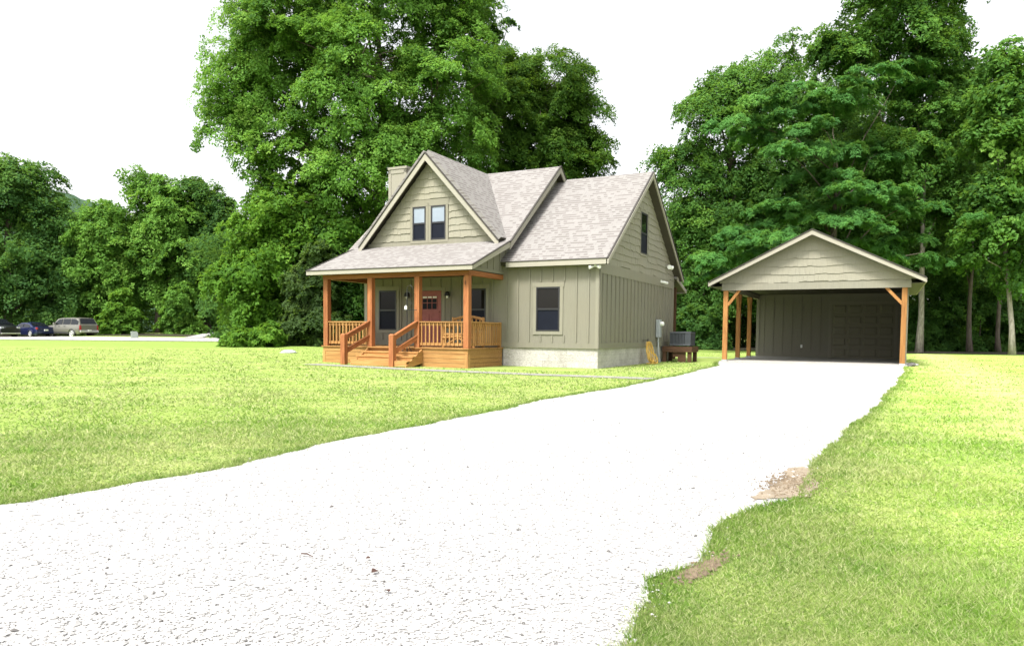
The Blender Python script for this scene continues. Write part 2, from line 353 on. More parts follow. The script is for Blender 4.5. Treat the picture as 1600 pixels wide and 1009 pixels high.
gx = axis_pts(-320, 320, [(-80, 8), (40, 120), (320, 8)]); gy = axis_pts(-60, 420, [(0, 4), (100, 100), (420, 8)])
X, Y = np.meshgrid(gx, gy); Zg = tz(X, Y); nx, ny = len(gx), len(gy)
me = bpy.data.meshes.new('ground')
idx = np.arange(nx * ny).reshape(ny, nx)
me.from_pydata(np.stack([X, Y, Zg], -1).reshape(-1, 3).tolist(), [], np.stack([idx[:-1, :-1], idx[:-1, 1:], idx[1:, 1:], idx[1:, :-1]], -1).reshape(-1, 4).tolist())
me.shade_smooth()
tag(link('ground', me, m_lawn), 'mown yellow green lawn spreading round the house and driveway', 'lawn', kind='structure')
def sheet(name, poly, z, mat, th=.0):
    import bmesh
    bm = bmesh.new(); vs = [bm.verts.new((x, y, z + float(tz(x, y)))) for x, y in poly]; bm.faces.new(vs); bmesh.ops.triangulate(bm, faces=bm.faces[:]); bmesh.ops.recalc_face_normals(bm, faces=bm.faces)
    for f in bm.faces:
        if f.normal.z < 0: f.normal_flip()
    m = bpy.data.meshes.new(name); bm.to_mesh(m); bm.free(); return link(name, m, mat)
tag(sheet('driveway', [tuple(p) for p in DRIVE], .008, m_gravel), 'wide white gravel driveway running up to the carport', 'driveway', kind='structure')
def ribbon(name, c, wd, z, mat):
    mb = MB(); pts = [Vector((x, y)) for x, y in c]; dense = []
    for a, b in zip(pts[:-1], pts[1:]):
        n = max(1, int((b - a).length / 1.0)); dense += [a.lerp(b, i / n) for i in range(n)]
    dense.append(pts[-1]); L = []
    for i, p in enumerate(dense):
        d = (dense[min(i + 1, len(dense) - 1)] - dense[max(i - 1, 0)]).normalized(); nn = Vector((-d.y, d.x)); wi = wd if not callable(wd) else wd(i / (len(dense) - 1))
        q = [p + nn * wi * k for k in (-.5, 0, .5)]; L.append([(a.x, a.y, float(tz(a.x, a.y)) + z) for a in q])
    n = len(L); vs = [v for r_ in L for v in r_]; fs = []
    for i in range(n - 1):
        for k in range(2): fs.append((i * 3 + k, i * 3 + k + 1, i * 3 + k + 4, i * 3 + k + 3))
    return mb.add(vs, fs).build(name, mat)
tag(ribbon('road', [(-110, 61), (-60, 60), (-30, 59.5), (-12, 60.5)], 15.5, .03, m_road), 'pale gravel road across the far side of the lawn', 'road', kind='structure')
tag(ribbon('road', [(-29, 66), (-32, 78), (-36.5, 96)], 1.5, .065, m_road), 'gravel track climbing from the road behind the bushes', 'road', kind='structure')
m_path = simple('worn path stone', (.27, .26, .235), (.17, .17, .14), scale=5, rough=.95, bump=.3, fine=40)
H0 = Vector((2.611, 22.144, 0)); UH = Vector((math.cos(YAW), -math.sin(YAW), 0)); VH = Vector((math.sin(YAW), math.cos(YAW), 0))
def hw(u, v, z=0): p = H0 + UH * u + VH * v; return Vector((p.x, p.y, z))
pth = [hw(-7.9, -3.85), hw(-5.2, -3.85), hw(-2.6, -3.95), hw(0, -4.05), hw(2.2, -4.0), hw(3.0, -4.0)]
tag(ribbon('path', [(p.x, p.y) for p in pth], .72, .012, m_path), 'narrow pale path from the porch steps to the driveway', 'path', kind='structure')
tag(ribbon('path', [tuple(at(1062, 559, 34)[:2]), tuple(at(1126, 559, 34)[:2])], .45, .012, m_conc), 'short pale strip of paving between air conditioner and carport', 'path', kind='structure')
dp = smooth_edges([(1.53, 4.52), (1.9, 4.70), (2.1, 5.1), (2.33, 5.72), (2.25, 5.72), (2.0, 5.3), (1.75, 4.9), (1.53, 4.52)], .035, .045, 9)
tag(sheet('dirt', dp[:-1], .013, m_dirt), 'bare sandy dirt patch where lawn meets the gravel', 'dirt', kind='structure')
dp2 = smooth_edges([(.70, 3.08), (.90, 3.19), (.99, 3.30), (.95, 3.33), (.82, 3.22), (.70, 3.08)], .02, .02, 10)
DIRTS = [np.array(dp), np.array(dp2)]
m_floor = simple('dark brown litter', (.045, .04, .02), (.02, .025, .01), scale=2, rough=.95, fine=9)  # dark brown litter, the woodland ground's own colour
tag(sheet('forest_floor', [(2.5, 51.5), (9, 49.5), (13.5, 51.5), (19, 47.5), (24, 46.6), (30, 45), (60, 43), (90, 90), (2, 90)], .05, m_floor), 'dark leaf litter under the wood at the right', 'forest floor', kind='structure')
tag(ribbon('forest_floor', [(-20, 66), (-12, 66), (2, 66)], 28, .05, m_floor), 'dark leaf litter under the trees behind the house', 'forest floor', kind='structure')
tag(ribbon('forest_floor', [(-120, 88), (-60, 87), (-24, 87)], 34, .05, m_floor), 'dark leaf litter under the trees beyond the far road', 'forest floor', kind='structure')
# distant hill
hm = []; hf = []
for i in range(40):
    for j in range(14):
        a = i / 39; b = j / 13; x = lerp(-460, -110, a); y = lerp(250, 420, b)
        z = 78 * math.exp(-((x + 255) / 80) ** 2) * math.sin(min(1, b * 1.25) * math.pi / 2) + 2.5 * math.sin(x * .4 + y * .21) + 2 * math.sin(x * .9 - y * .5)
        hm.append((x, y, z - 3))
for i in range(39):
    for j in range(13): hf.append((i * 14 + j, (i + 1) * 14 + j, (i + 1) * 14 + j + 1, i * 14 + j + 1))
m_hill = simple('wooded hillside', (.05, .10, .05), (.02, .05, .022), scale=.12, rough=.95, bump=.5, fine=.6)
tag(MB().add(hm, hf).build('hill', m_hill, smooth=True), 'distant wooded hill showing between the trees by the road', 'hill', kind='structure')

# grass blades: denser near, broader tufts further away
def path_mask(x, y):
    u = (x - H0.x) * UH.x + (y - H0.y) * UH.y; v = (x - H0.x) * VH.x + (y - H0.y) * VH.y
    on = (u > -7.9) & (u < 3.05) & (v > -4.55) & (v < -3.4)
    house = (u > -9.0) & (u < .05) & (v > -2.35) & (v < 10) | ((u > -7.1) & (u < -4.9) & (v > -3.2) & (v < -2))
    return on, house
def blades(n, dmin, dmax, hmul=1, wmul=1, only_edge=False):
    d = 1 / rng.uniform(1 / dmax, 1 / dmin, n); a = rng.uniform(R(-47), R(47), n); x = d * np.sin(a); y = d * np.cos(a)
    keep = ~inside(DRIVE, x + rng.normal(0, .035, n), y); on, hs_ = path_mask(x, y); keep &= ~hs_ & (~on | (rng.random(n) < np.where(np.sin(x * 2.6 + y * .7) + np.sin(x * 6.1 - y * 3.3) > .25, 1, .22))); keep &= y < 49
    for q in DIRTS: keep &= ~inside(q, x + rng.normal(0, .03, n), y + rng.normal(0, .03, n)) | (rng.random(n) < (.10 if q is DIRTS[0] else .55))
    keep &= ~((np.abs((x - 11) ) < 4.2) & (y > 26.5) & (y < 37))
    x, y, d = x[keep], y[keep], d[keep]; n = len(x)
    h = rng.uniform(.014, .036, n) * hmul * (1 + .010 * d) * (1 + .5 * np.sin(x * 1.9) * np.sin(y * 1.3 + x)); wdt = np.clip(.0019 * d, .0045, .05) * wmul * rng.uniform(.7, 1.3, n)
    th = rng.uniform(0, 6.283, n); lean = rng.normal(0, .95, (n, 2)) * h[:, None]
    z0 = tz(x, y); p = np.stack([x, y, z0 - .002], -1); s = np.stack([np.cos(th), np.sin(th), np.zeros(n)], -1) * wdt[:, None] / 2
    tip = p + np.concatenate([lean, h[:, None]], 1)
    return np.stack([p - s, p + s, tip], 1), rng.random(n)
parts = [blades(480000, 2.0, 46), blades(200000, 2.0, 9, .9, .75)]
# longer fringe along the edges of the gravel
fr = []
for e, side in ((le, 1), (ri, -1)):
    e = np.array(e); seg = e[1:] - e[:-1]; ln = np.hypot(*seg.T); dist = np.hypot(*((e[1:] + e[:-1]) / 2).T)
    pr = ln / np.maximum(dist, 2) ** 1.2 * (e[1:, 1] > 1); pr /= pr.sum(); k = rng.choice(len(seg), 9000, p=pr); t = rng.random(9000)[:, None]
    nn = np.stack([-seg[k, 1], seg[k, 0]], -1) / ln[k][:, None] * side; fr.append(e[k] + seg[k] * t + nn * (rng.exponential(.055, 9000)[:, None] - .012))
fr = np.concatenate(fr); d = np.hypot(*fr.T); n = len(fr); h = rng.uniform(.018, .042, n) * (1 + .008 * d)
wdt = np.clip(.0019 * d, .0045, .05) * rng.uniform(.7, 1.3, n); th = rng.uniform(0, 6.283, n); lean = rng.normal(0, .5, (n, 2)) * h[:, None]
p = np.stack([fr[:, 0], fr[:, 1], np.zeros(n)], -1); s_ = np.stack([np.cos(th), np.sin(th), np.zeros(n)], -1) * wdt[:, None] / 2
parts.append((np.stack([p - s_, p + s_, p + np.concatenate([lean, h[:, None]], 1)], 1), rng.random(n) * .75))
# weeds in the gravel
wc = [(-2.15, 5.75, .06)]
for (x0, y0, r0) in wc:
    n = 60; q = np.stack([rng.normal(x0, r0 * .5, n), rng.normal(y0, r0 * .4, n), np.full(n, .008)], -1); th = rng.uniform(0, 6.283, n); h = rng.uniform(.015, .05, n)
    s_ = np.stack([np.cos(th), np.sin(th), np.zeros(n)], -1) * .004 * max(1, y0 / 4); tip = q + np.concatenate([rng.normal(0, .02, (n, 2)), h[:, None]], 1)
    parts.append((np.stack([q - s_, q + s_, tip], 1), rng.random(n) * .5))
np_mesh_o = np_mesh('grass', np.concatenate([p_[0] for p_ in parts]), 3, m_blade, tint=np.concatenate([p_[1] for p_ in parts]))
tag(np_mesh_o, 'short mown grass blades and clippings on the lawn', 'grass', kind='stuff')
# loose stones on the gravel
def stones(n, dmin, dmax, mat, name, lab, big=1):
    d = 1 / rng.uniform(1 / dmax, 1 / dmin, n); a = rng.uniform(R(-47), R(47), n); x = d * np.sin(a); y = d * np.cos(a); k = inside(DRIVE, x + rng.normal(0, .05, n), y + rng.normal(0, .05, n)); x, y, d = x[k], y[k], d[k]; n = len(x)
    oc = np.array([(1, 0, 0), (0, 1, 0), (-1, 0, 0), (0, -1, 0), (0, 0, 1), (0, 0, -1)], float); fc = [(0, 1, 4), (1, 2, 4), (2, 3, 4), (3, 0, 4), (1, 0, 5), (2, 1, 5), (3, 2, 5), (0, 3, 5)]
    v = oc[None] * rng.uniform(.6, 1.25, (n, 6, 1)); sz = rng.lognormal(math.log(.0050), .45, n) * big * (1 + .05 * d); v = v * (sz[:, None, None] * np.array([1.25, .95, .6])); th = rng.uniform(0, 6.283, n); c, s = np.cos(th), np.sin(th)
    vx = v[..., 0] * c[:, None] - v[..., 1] * s[:, None]; vy = v[..., 0] * s[:, None] + v[..., 1] * c[:, None]
    v = np.stack([vx + x[:, None], vy + y[:, None], v[..., 2] + .0112], -1)
    tri = np.stack([v[:, list(f)] for f in fc], 1).reshape(-1, 3, 3)
    tag(np_mesh(name, tri, 3, mat), lab, 'gravel', kind='stuff')
stones(26000, 1.9, 16, m_stone, 'gravel', 'loose white limestone chips on the driveway')
stones(9000, 1.9, 20, m_stoned, 'gravel', 'scattered darker chips among the white gravel', .5)
m_clod = simple('dirt crumbs', (.20, .155, .105), (.10, .075, .05), scale=30, rough=.95, bump=0)
def crumbs(cx, cy, sx, sy, n):
    x = rng.normal(cx, sx, n); y = rng.normal(cy, sy, n) + (x - cx) * 1.1; s = rng.lognormal(math.log(.006), .5, n); a = rng.uniform(0, 6.283, (n, 1)) + np.array([0, 2.1, 4.2]); r_ = s[:, None] * rng.uniform(.6, 1.3, (n, 3))
    b = np.stack([x[:, None] + r_ * np.cos(a), y[:, None] + r_ * np.sin(a), np.full((n, 3), .011)], -1); t_ = np.stack([x, y, .012 + s * .7], -1)[:, None]
    return np.concatenate([np.concatenate([b[:, [i, (i + 1) % 3]], t_], 1) for i in range(3)])
cl = np.concatenate([crumbs(1.98, 5.12, .13, .14, 1300), crumbs(.86, 3.22, .07, .035, 900)])
tag(np_mesh('dirt_crumbs', cl, 3, m_clod), 'brown soil crumbs strewn round the bare patches at the drive edge', 'dirt', kind='stuff')
# ------------------------------------------------------------------ house (local x = along the front, y = depth, z = up)
house = empty('house', H0, -YAW, label='olive green cottage with grey shingle roof, front gable and timber porch', cat='house')
UL, UC = -8.82, -3.28                   # left wall, wall where the tall middle block meets the low wing
RS = (6.73 - 3.31) / 4.6                # wing roof slope
def wing_z(v): return 3.31 + RS * (v + .25) if v < 4.35 else 6.73 - RS * (v - 4.35)
MS = (7.12 - 3.94) / 3.97
def main_z(v): return 3.94 + MS * (v + .12) if v < 3.85 else 7.12 - MS * (v - 3.85)
MB().box(UC, -.03, .03, 8.57, -.1, .6).box(UL, UC, .1, 7.6, -.1, .6).build('foundation', m_block, house)
def clip(poly, a, b, c):                # keep a*x+b*y<=c
    out = []
    for i in range(len(poly)):
        p, q = poly[i], poly[(i + 1) % len(poly)]; dp = a * p[0] + b * p[1] - c; dq = a * q[0] + b * q[1] - c
        if dp <= 0: out.append(p)
        if (dp < 0 < dq) or (dq < 0 < dp): t = dp / (dp - dq); out.append((p[0] + (q[0] - p[0]) * t, p[1] + (q[1] - p[1]) * t))
    return out
# wing walls
wb = MB().box(UC, 0, 0, 8.6, .6, 3.2)
HOLES = [(-2.3, -1.08, 1.0, 2.68)]
for i in range(9):                      # battens on the front
    u = -.33 - i * .4
    if u < UC + .1: break
    segs = [(.78, 3.12)]
    for (a, b, c, d) in HOLES:
        if a - .02 < u < b + .02: segs = [(.78, c), (d, 3.12)]
    for z0, z1 in segs: wb.box(u - .022, u + .022, -.034, .01, z0, z1)
wb.box(UC, 0, -.022, .01, .6, .78).box(UC, .022, -.022, .01, 3.1, 3.2)
for i in range(21):                     # battens on the side
    v = .28 + i * .4
    wb.box(-.01, .036, v - .022, v + .022, .78, 2.9)
wb.box(-.01, .022, 0, 8.6, .6, .78)
wb.build('wall', m_wall, house)
MB().box(-.11, .03, -.03, .01, .6, 3.15).box(-.01, .03, -.03, .1, .6, 3.2).box(-.01, .03, 8.5, 8.63, .6, 3.2).split('corner_trim', m_trim, house)
MB().box(-.01, .032, -.0, 8.6, 2.9, 3.22).build('belt_board', m_trim, house)
def shakes(mb, axis, poly_clip, a0, a1, z0, z1, face, sgn, course=.222, seed=0, holes=()):
    """staggered shake courses on a gable; each shake is a thin tilted board clipped to the gable outline"""
    r = random.Random(seed); z = z0; k = 0
    while z < z1:
        a = a0 - r.uniform(0, .3); low = 0
        while a < a1:
            wd = r.uniform(.12, .27)
            low = max(-.026, min(.026, low + r.choice((-.026, -.014, .0, .014, .026))))
            P = [(a, z + low), (a + wd - .003, z + low + r.uniform(-.006, .006)), (a + wd - .003, z + course + .03), (a, z + course + .03)]
            for (h0, h1, g0, g1) in holes:
                if a + wd > h0 and a < h1 and z + course > g0 and z < g1:
                    if a < h0: P = clip(P, 1, 0, h0)
                    elif a + wd > h1: P = clip(P, -1, 0, -h1)
                    else: P = []
                if not P: break
            for c in poly_clip:
                if len(P) > 2: P = clip(P, *c)
            if len(P) > 2:
                zl = min(q[1] for q in P)
                def pt(q, dd):
                    t = .034 - .029 * (q[1] - zl) / (course + .05) if dd else -.004; o = face + sgn * (max(t, .003) if dd else t)
                    return (q[0], o, q[1]) if axis == 'y' else (o, q[0], q[1])
                n = len(P); mb.add([pt(q, 0) for q in P] + [pt(q, 1) for q in P], [tuple(range(n))[::-1], tuple(range(n, 2 * n))] + [(i, (i + 1) % n, n + (i + 1) % n, n + i) for i in range(n)])
            a += wd
        z += course; k += 1
    return mb
# side gable of the wing
gb = MB().prism([(0, 3.2), (8.6, 3.2), (8.6, 3.3), (4.35, 6.58), (.0, 3.35)], 'x', -.2, 0)
shakes(gb, 'x', [(-RS, 1, 3.31 + RS * .25 - .13), (RS, 1, 6.73 + RS * 4.35 - .13)], 0, 8.6, 3.22, 6.6, 0, 1, seed=4, holes=[(4.0 - .02, 4.96, 3.78, 5.42)])
gb.build('gable_shakes', m_shake, house)
# middle block walls
mw = MB().box(UL, UC, 0, 7.6, .6, 3.9)
mw.prism([(0.02, 3.85), (7.6, 3.85), (7.6, 4.0), (3.85, 7.0), (.02, 3.95)], 'x', UL, UC)
for i in range(14):
    u = -3.66 - i * .4
    if u < UL + .1: break
    segs = [(.78, 2.86)]
    for (a, b, c, d) in [(-6.72, -5.44, .6, 2.6), (-8.32, -7.32, .98, 2.66), (-4.74, -3.74, .98, 2.66)]:
        if a < u < b: segs = [(z0, z1) for z0, z1 in ((.78, c), (d, 2.86)) if z1 > z0 + .1]
    for z0, z1 in segs: mw.box(u - .022, u + .022, -.034, .01, z0, z1)
mw.box(UL, -6.72, -.022, .01, .6, .78).box(-5.44, UC, -.022, .01, .6, .78)
for i in range(19):                     # battens of the strip above the wing roof
    v = .15 + i * .4
    mw.box(UC - .01, UC + .02, v - .025, v + .025, 2.95, main_z(v) - .1)
# porch side infill under its roof
mw.prism([(-2.2, 2.93), (0, 2.93), (0, main_z(0) - .12), (-.12, 3.83), (-2.2, 3.02)], 'x', UC - .1, UC)
for v in (-.25, -.65, -1.05, -1.45): mw.box(UC - .01, UC + .018, v - .025, v + .025, 2.93, 3.94 + .405 * v - .1)
mw.box(UL, UL + .1, -2.2, 0, 2.93, 3.02)
mw.box(UC - .02, UC + .022, -2.22, 0, 2.93, 3.03)
mw.build('wall', m_wall, house)
MB().box(UL - .03, UL + .1, -.03, .02, .6, 2.9).box(UL - .03, UL, -.03, .1, .6, 3.9).split('corner_trim', m_fascia, house)
# front gable
GU, GZ, GW = -6.06, 7.0, 2.76; GS = (GZ - 4.0) / GW
fg = MB().prism([(GU - 2.6, 3.9), (GU + 2.6, 3.9), (GU + 2.6, 4.05), (GU, GZ - .15), (GU - 2.6, 4.05)], 'y', 0.0, .4)
shakes(fg, 'y', [(-GS, 1, GZ - GS * GU - .14), (GS, 1, GZ + GS * GU - .14)], -8.8, -3.3, 4.19, 6.9, 0, -1, seed=9, holes=[(-6.88, -5.33, 4.0, 5.5)])
fg.build('gable_shakes', m_shake, house)
fb = MB().box(GU - 2.6, GU + 2.6, -.03, .01, 4.0, 4.14)
fb.build('belt_board', m_trim, house)
# roofs
TH = .13
rf = MB()
rf.slab([(UC - .02, -.25, 3.31), (.3, -.25, 3.31), (.3, 4.35, 6.73), (UC - .02, 4.35, 6.73)], TH)
rf.slab([(.3, 8.95, wing_z(8.95)), (UC - .02, 8.95, wing_z(8.95)), (UC - .02, 4.35, 6.73), (.3, 4.35, 6.73)], TH)
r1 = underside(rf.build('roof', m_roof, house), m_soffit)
fa = MB(); fa.box(UC + .24, .3, -.285, -.25, 3.13, 3.285)
fa.slab([(.34, -.29, 3.255), (.34, -.29, 3.12), (.34, 4.35, 6.55), (.34, 4.35, 6.70)][::-1], .04)
fa.slab([(.34, 8.97, wing_z(8.97) - .04), (.34, 4.35, 6.70), (.34, 4.35, 6.56), (.34, 8.97, wing_z(8.97) - .15)], .04)
fa.split('fascia', m_fascia, r1)
de = MB().box(UC + .24, .34, -.30, -.25, 3.285, 3.315)
de.bar((.34, -.28, 3.29), (.34, 4.35, 6.735), .05, .03).bar((.34, 4.35, 6.735), (.34, 8.97, wing_z(8.97) + .0), .05, .03); de.split('drip_edge', m_edge, r1)
MB().box(UC + .24, .3, -.24, 0, 3.14, 3.17).build('soffit', m_soffit, r1)
mr = MB(); UO, UI = -9.47, -3.0
mr.slab([(UO, -.12, 3.94), (UI, -.12, 3.94), (UI, 3.85, 7.12), (UO, 3.85, 7.12)], TH)
mr.slab([(UI, 8.0, main_z(8.0)), (UO, 8.0, main_z(8.0)), (UO, 3.85, 7.12), (UI, 3.85, 7.12)], TH)
r2 = underside(mr.build('roof', m_roof, house), m_soffit)
fa = MB()
for ue, sg in ((UI, 1), (UO - .04, 1)):
    fa.slab([(ue + .04, -.14, 3.905), (ue + .04, 3.85, 7.09), (ue + .04, 3.85, 6.89), (ue + .04, -.14, 3.70)][::-1], .04)
    fa.slab([(ue + .04, 3.85, 7.09), (ue + .04, 8.0, main_z(8) - .03), (ue + .04, 8.0, main_z(8) - .22), (ue + .04, 3.85, 6.89)][::-1], .04)
fa.box(UO - .04, GU - GW + .1, -.17, -.12, 3.76, 3.92).box(GU + GW - .1, UI + .04, -.17, -.12, 3.76, 3.92)
fa.split('fascia', m_fascia, r2)
de = MB().bar((UI + .03, -.15, 3.93), (UI + .03, 3.85, 7.13), .06, .03).bar((UI + .03, 3.85, 7.13), (UI + .03, 8, main_z(8) + .01), .06, .03)
de.box(UO - .04, GU - GW + .12, -.185, -.12, 3.92, 3.945).box(GU + GW - .12, UI + .05, -.185, -.12, 3.92, 3.945); de.split('drip_edge', m_edge, r2)
gr = MB()
for sg in (-1, 1):
    e = GU + sg * GW; q = [(GU, -.32, GZ), (e, -.32, 4.0), (e, .35, 4.0), (GU, 3.95, GZ)]
    gr.slab(q if sg < 0 else q[::-1], TH)
r3 = underside(gr.build('gable_roof', m_roofg, house), m_soffit)
fa = MB(); de = MB()
for sg in (-1, 1):
    e = GU + sg * (GW + .02); q = [(GU, -.36, GZ - .03), (e, -.36, 3.965), (e - sg * .0, -.36, 3.76), (GU, -.36, GZ - .25)]
    fa.slab(q if sg < 0 else q[::-1], .04)
    de.bar((GU, -.35, GZ + .012), (e, -.35, 3.99), .07, .03, up=(sg, 0, .9))
fa.split('fascia', m_fascia, r3); de.split('drip_edge', m_edge, r3)
UO = -9.2
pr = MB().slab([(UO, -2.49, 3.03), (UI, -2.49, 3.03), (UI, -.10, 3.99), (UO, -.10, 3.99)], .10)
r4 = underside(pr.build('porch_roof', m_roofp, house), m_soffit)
fa = MB().box(UO - .04, UI + .04, -2.535, -2.49, 2.885, 3.005)
for ue in (UI, UO - .04): fa.slab([(ue + .04, -2.51, 3.0), (ue + .04, -.12, 3.955), (ue + .04, -.12, 3.78), (ue + .04, -2.51, 2.885)][::-1], .04)
fa.split('fascia', m_fascia, r4)
de = MB().box(UO - .05, UI + .05, -2.55, -2.49, 3.005, 3.035).bar((UI + .03, -2.53, 3.02), (UI + .03, -.14, 3.975), .06, .025).bar((UO - .03, -2.53, 3.02), (UO - .03, -.14, 3.975), .06, .025); de.split('drip_edge', m_edge, r4)
MB().box(UO + .05, UI - .3, -2.48, -.03, 2.9, 2.925).build('porch_ceiling', m_soffit, r4)
# rear lean-to and its posts
rr = MB().slab([(.15, 10.05, 2.95), (-6.2, 10.05, 2.95), (-6.2, 8.6, 3.40), (.15, 8.6, 3.40)], .1); r5 = underside(rr.build('lean_to_roof', m_roofp, house), m_soffit)
MB().slab([(.19, 10.07, 2.93), (.19, 8.6, 3.38), (.19, 8.6, 3.22), (.19, 10.07, 2.79)], .04).box(-6.2, .19, 10.05, 10.09, 2.79, 2.94).split('fascia', m_fascia, r5)
for u in (-.12, -3.0, -6.0): MB().box(u - .08, u + .08, 9.2, 9.36, .05, 2.86).build('porch_post', m_brz, house)
MB().box(-6.1, -.04, 9.19, 9.37, 2.86, 3.0).build('beam', m_brx, house)
# chimney
ch = MB().box(-9.52, -8.72, 2.35, 3.5, 0, 7.28)
for a, b in ((-9.54, -9.42), (-8.82, -8.70)): ch.box(a, b, 2.33, 2.45, 0, 7.26)
ch.box(-9.54, -8.70, 2.33, 2.4, 7.12, 7.27)
m_chim = siding('chimney cladding', (.25, .24, .205)); ck = ch.build('chimney', m_chim, house); MB().box(-9.56, -8.68, 2.31, 3.54, 7.28, 7.37).build('chimney_cap', m_chim, ck)
# windows
def window(u0, u1, z0, z1, face='y', f=0., trim=.11, split=.5, pale_pane=False, casing=True, head=.14, name='window'):
    """double-hung window; face 'y' looks to -y at y=f, face 'x' looks to +x at x=f"""
    def bx(mb, a, b, d0, d1, c, d): return mb.box(a, b, f - d1, f - d0, c, d) if face == 'y' else mb.box(f + d0, f + d1, a, b, c, d)
    fr = MB(); t = .045
    for a, b, c, d in ((u0, u0 + t, z0, z1), (u1 - t, u1, z0, z1), (u0 + t, u1 - t, z0, z0 + t), (u0 + t, u1 - t, z1 - t, z1)): bx(fr, a, b, .0, .035, c, d)
    zm = lerp(z0, z1, split); bx(fr, u0 + t, u1 - t, .0, .03, zm - .028, zm + .028)
    o = fr.build(name, m_frame, house)
    up = bx(MB(), u0 + t, u1 - t, .0, .012, zm + .028, z1 - t).build('pane', m_glassb if pale_pane else m_glass, o)
    bx(MB(), u0 + t, u1 - t, .0, .008, z0 + t, zm - .028).build('screen', m_screen, o)
    bx(MB(), u0 + t, u0 + t + .015, .008, .028, z0 + t, zm - .03)
    if casing:
        cs = MB()
        for a, b, c, d in ((u0 - trim, u0 - .004, z0 - trim, z1 + .02), (u1 + .004, u1 + trim, z0 - trim, z1 + .02), (u0 - .004, u1 + .004, z0 - trim, z0 - .004), (u0 - trim - .03, u1 + trim + .03, z1 + .004, z1 + head)):
            if d > c: bx(cs, a, b, -.01, .028, c, d)
        cs.build('casing', m_trim, o)
    return o
window(-2.085, -1.285, 1.13, 2.5)
window(-8.2, -7.455, 1.13, 2.5); window(-4.64, -3.9, 1.13, 2.5)
window(-6.77, -6.24, 4.17, 5.30, f=-.012, pale_pane=True, head=.11, trim=.10, name='gable_window'); window(-6.03, -5.45, 4.17, 5.30, f=-.012, pale_pane=True, head=.11, trim=.10, name='gable_window')
MB().box(-6.9, -5.32, -.028, .0, 5.38, 5.52).build('head_board', m_trim, house)
window(4.02, 4.76, 3.9, 5.32, face='x', f=.004, trim=.085, head=.1, name='gable_window')
# front door
dr = MB().box(-6.5, -5.62, -.03, 0, .6, 2.46)
for a, b in ((-6.44, -6.09), (-6.03, -5.68)):
    for p in ((a, b, .75, .80), (a, b, 1.62, 1.67), (a, a + .05, .8, 1.62), (b - .05, b, .8, 1.62)): dr.box(p[0], p[1], -.045, -.03, p[2], p[3])
dr.box(-6.46, -5.66, -.06, -.03, 1.72, 1.78)
door = dr.build('door', m_red, house)
MB().box(-6.36, -5.76, -.035, -.031, 1.83, 2.28).build('pane', m_screen, door)
mu = MB()
for u in (-6.36, -6.16, -5.97, -5.77): mu.box(u - .012, u + .012, -.045, -.031, 1.82, 2.28)
for z in (1.83, 2.05, 2.2, 2.28): mu.box(-6.37, -5.76, -.0445, -.031, z - .012, z + .012)
mu.build('muntin', m_red, door)
tr = MB()
for k in range(3): tr.box(-6.34 + k * .2, -6.18 + k * .2, -.044, -.032, 2.215, 2.27)
tr.build('transom_light', simple('bright door light', (.75, .75, .72), rough=.3, bump=0), door)
MB().tube([(-6.43, -.05, 1.45), (-6.43, -.1, 1.45)], .03, 10).build('handle', m_black, door)
MB().box(-6.66, -6.51, -.026, 0, .6, 2.56).box(-5.61, -5.47, -.026, 0, .6, 2.56).box(-6.51, -5.61, -.026, 0, 2.47, 2.6).split('door_casing', m_trim, house)
for u in (-6.93, -5.3):
    lm = MB().box(u - .05, u + .05, -.03, 0, 2.22, 2.42).bar((u, -.03, 2.38), (u, -.16, 2.40), .03, .03).tube([(u, -.15, 2.42), (u, -.15, 2.36), (u, -.15, 2.27)], [.03, .085, .1], 10)
    o = lm.build('wall_lantern', m_black, house); MB().tube([(u, -.15, 2.268), (u, -.15, 2.20)], [.04, .035], 10).build('lamp_glass', m_white, o)
# floodlights, cameras
def flood(name, p, dirs, rad):
    mb = MB()
    for d in dirs:
        d = Vector(d).normalized(); q = Vector(p) + d * .05; mb.tube([q, q + d * .10, q + d * .17], [rad * .45, rad * .9, rad], 10)
    mb.tube([Vector(p) - Vector((0, 0, .03)), Vector(p) + Vector((0, 0, .03))], .05, 10); return mb.build(name, m_white, house)
flood('floodlight', (-.1, -.09, 3.10), [(-.9, -.9, -.35), (.9, -.6, -.25)], .055)
flood('floodlight', (.07, 7.5, 3.72), [(.5, -.9, -.2), (.6, .8, -.25)], .085)
MB().box(.0, .06, 6.62, 6.74, 3.03, 3.13).tube([(.06, 6.68, 3.06), (.14, 6.72, 3.05), (.2, 6.95, 3.03)], [.04, .05, .05], 10).build('security_camera', m_white, house)
# electric meter
mt = MB().box(.02, .17, 6.12, 6.40, .95, 1.62)
mt.build('meter_box', m_galv, house, bevel=.01); mm = house.children[-1]
mt = [o for o in house.children if o.name.startswith('meter_box')][0]
MB().tube([(.17, 6.28, 1.46), (.25, 6.28, 1.46), (.29, 6.28, 1.46)], [.085, .085, .06], 16).build('meter_dial', m_white, mt)
MB().tube([(.10, 6.22, .95), (.10, 6.22, .55), (.12, 6.25, .28), (.15, 6.3, 0)], .03, 8).tube([(.07, 6.34, .95), (.05, 6.34, 0)], .025, 8).build('conduit', m_galv, mt)
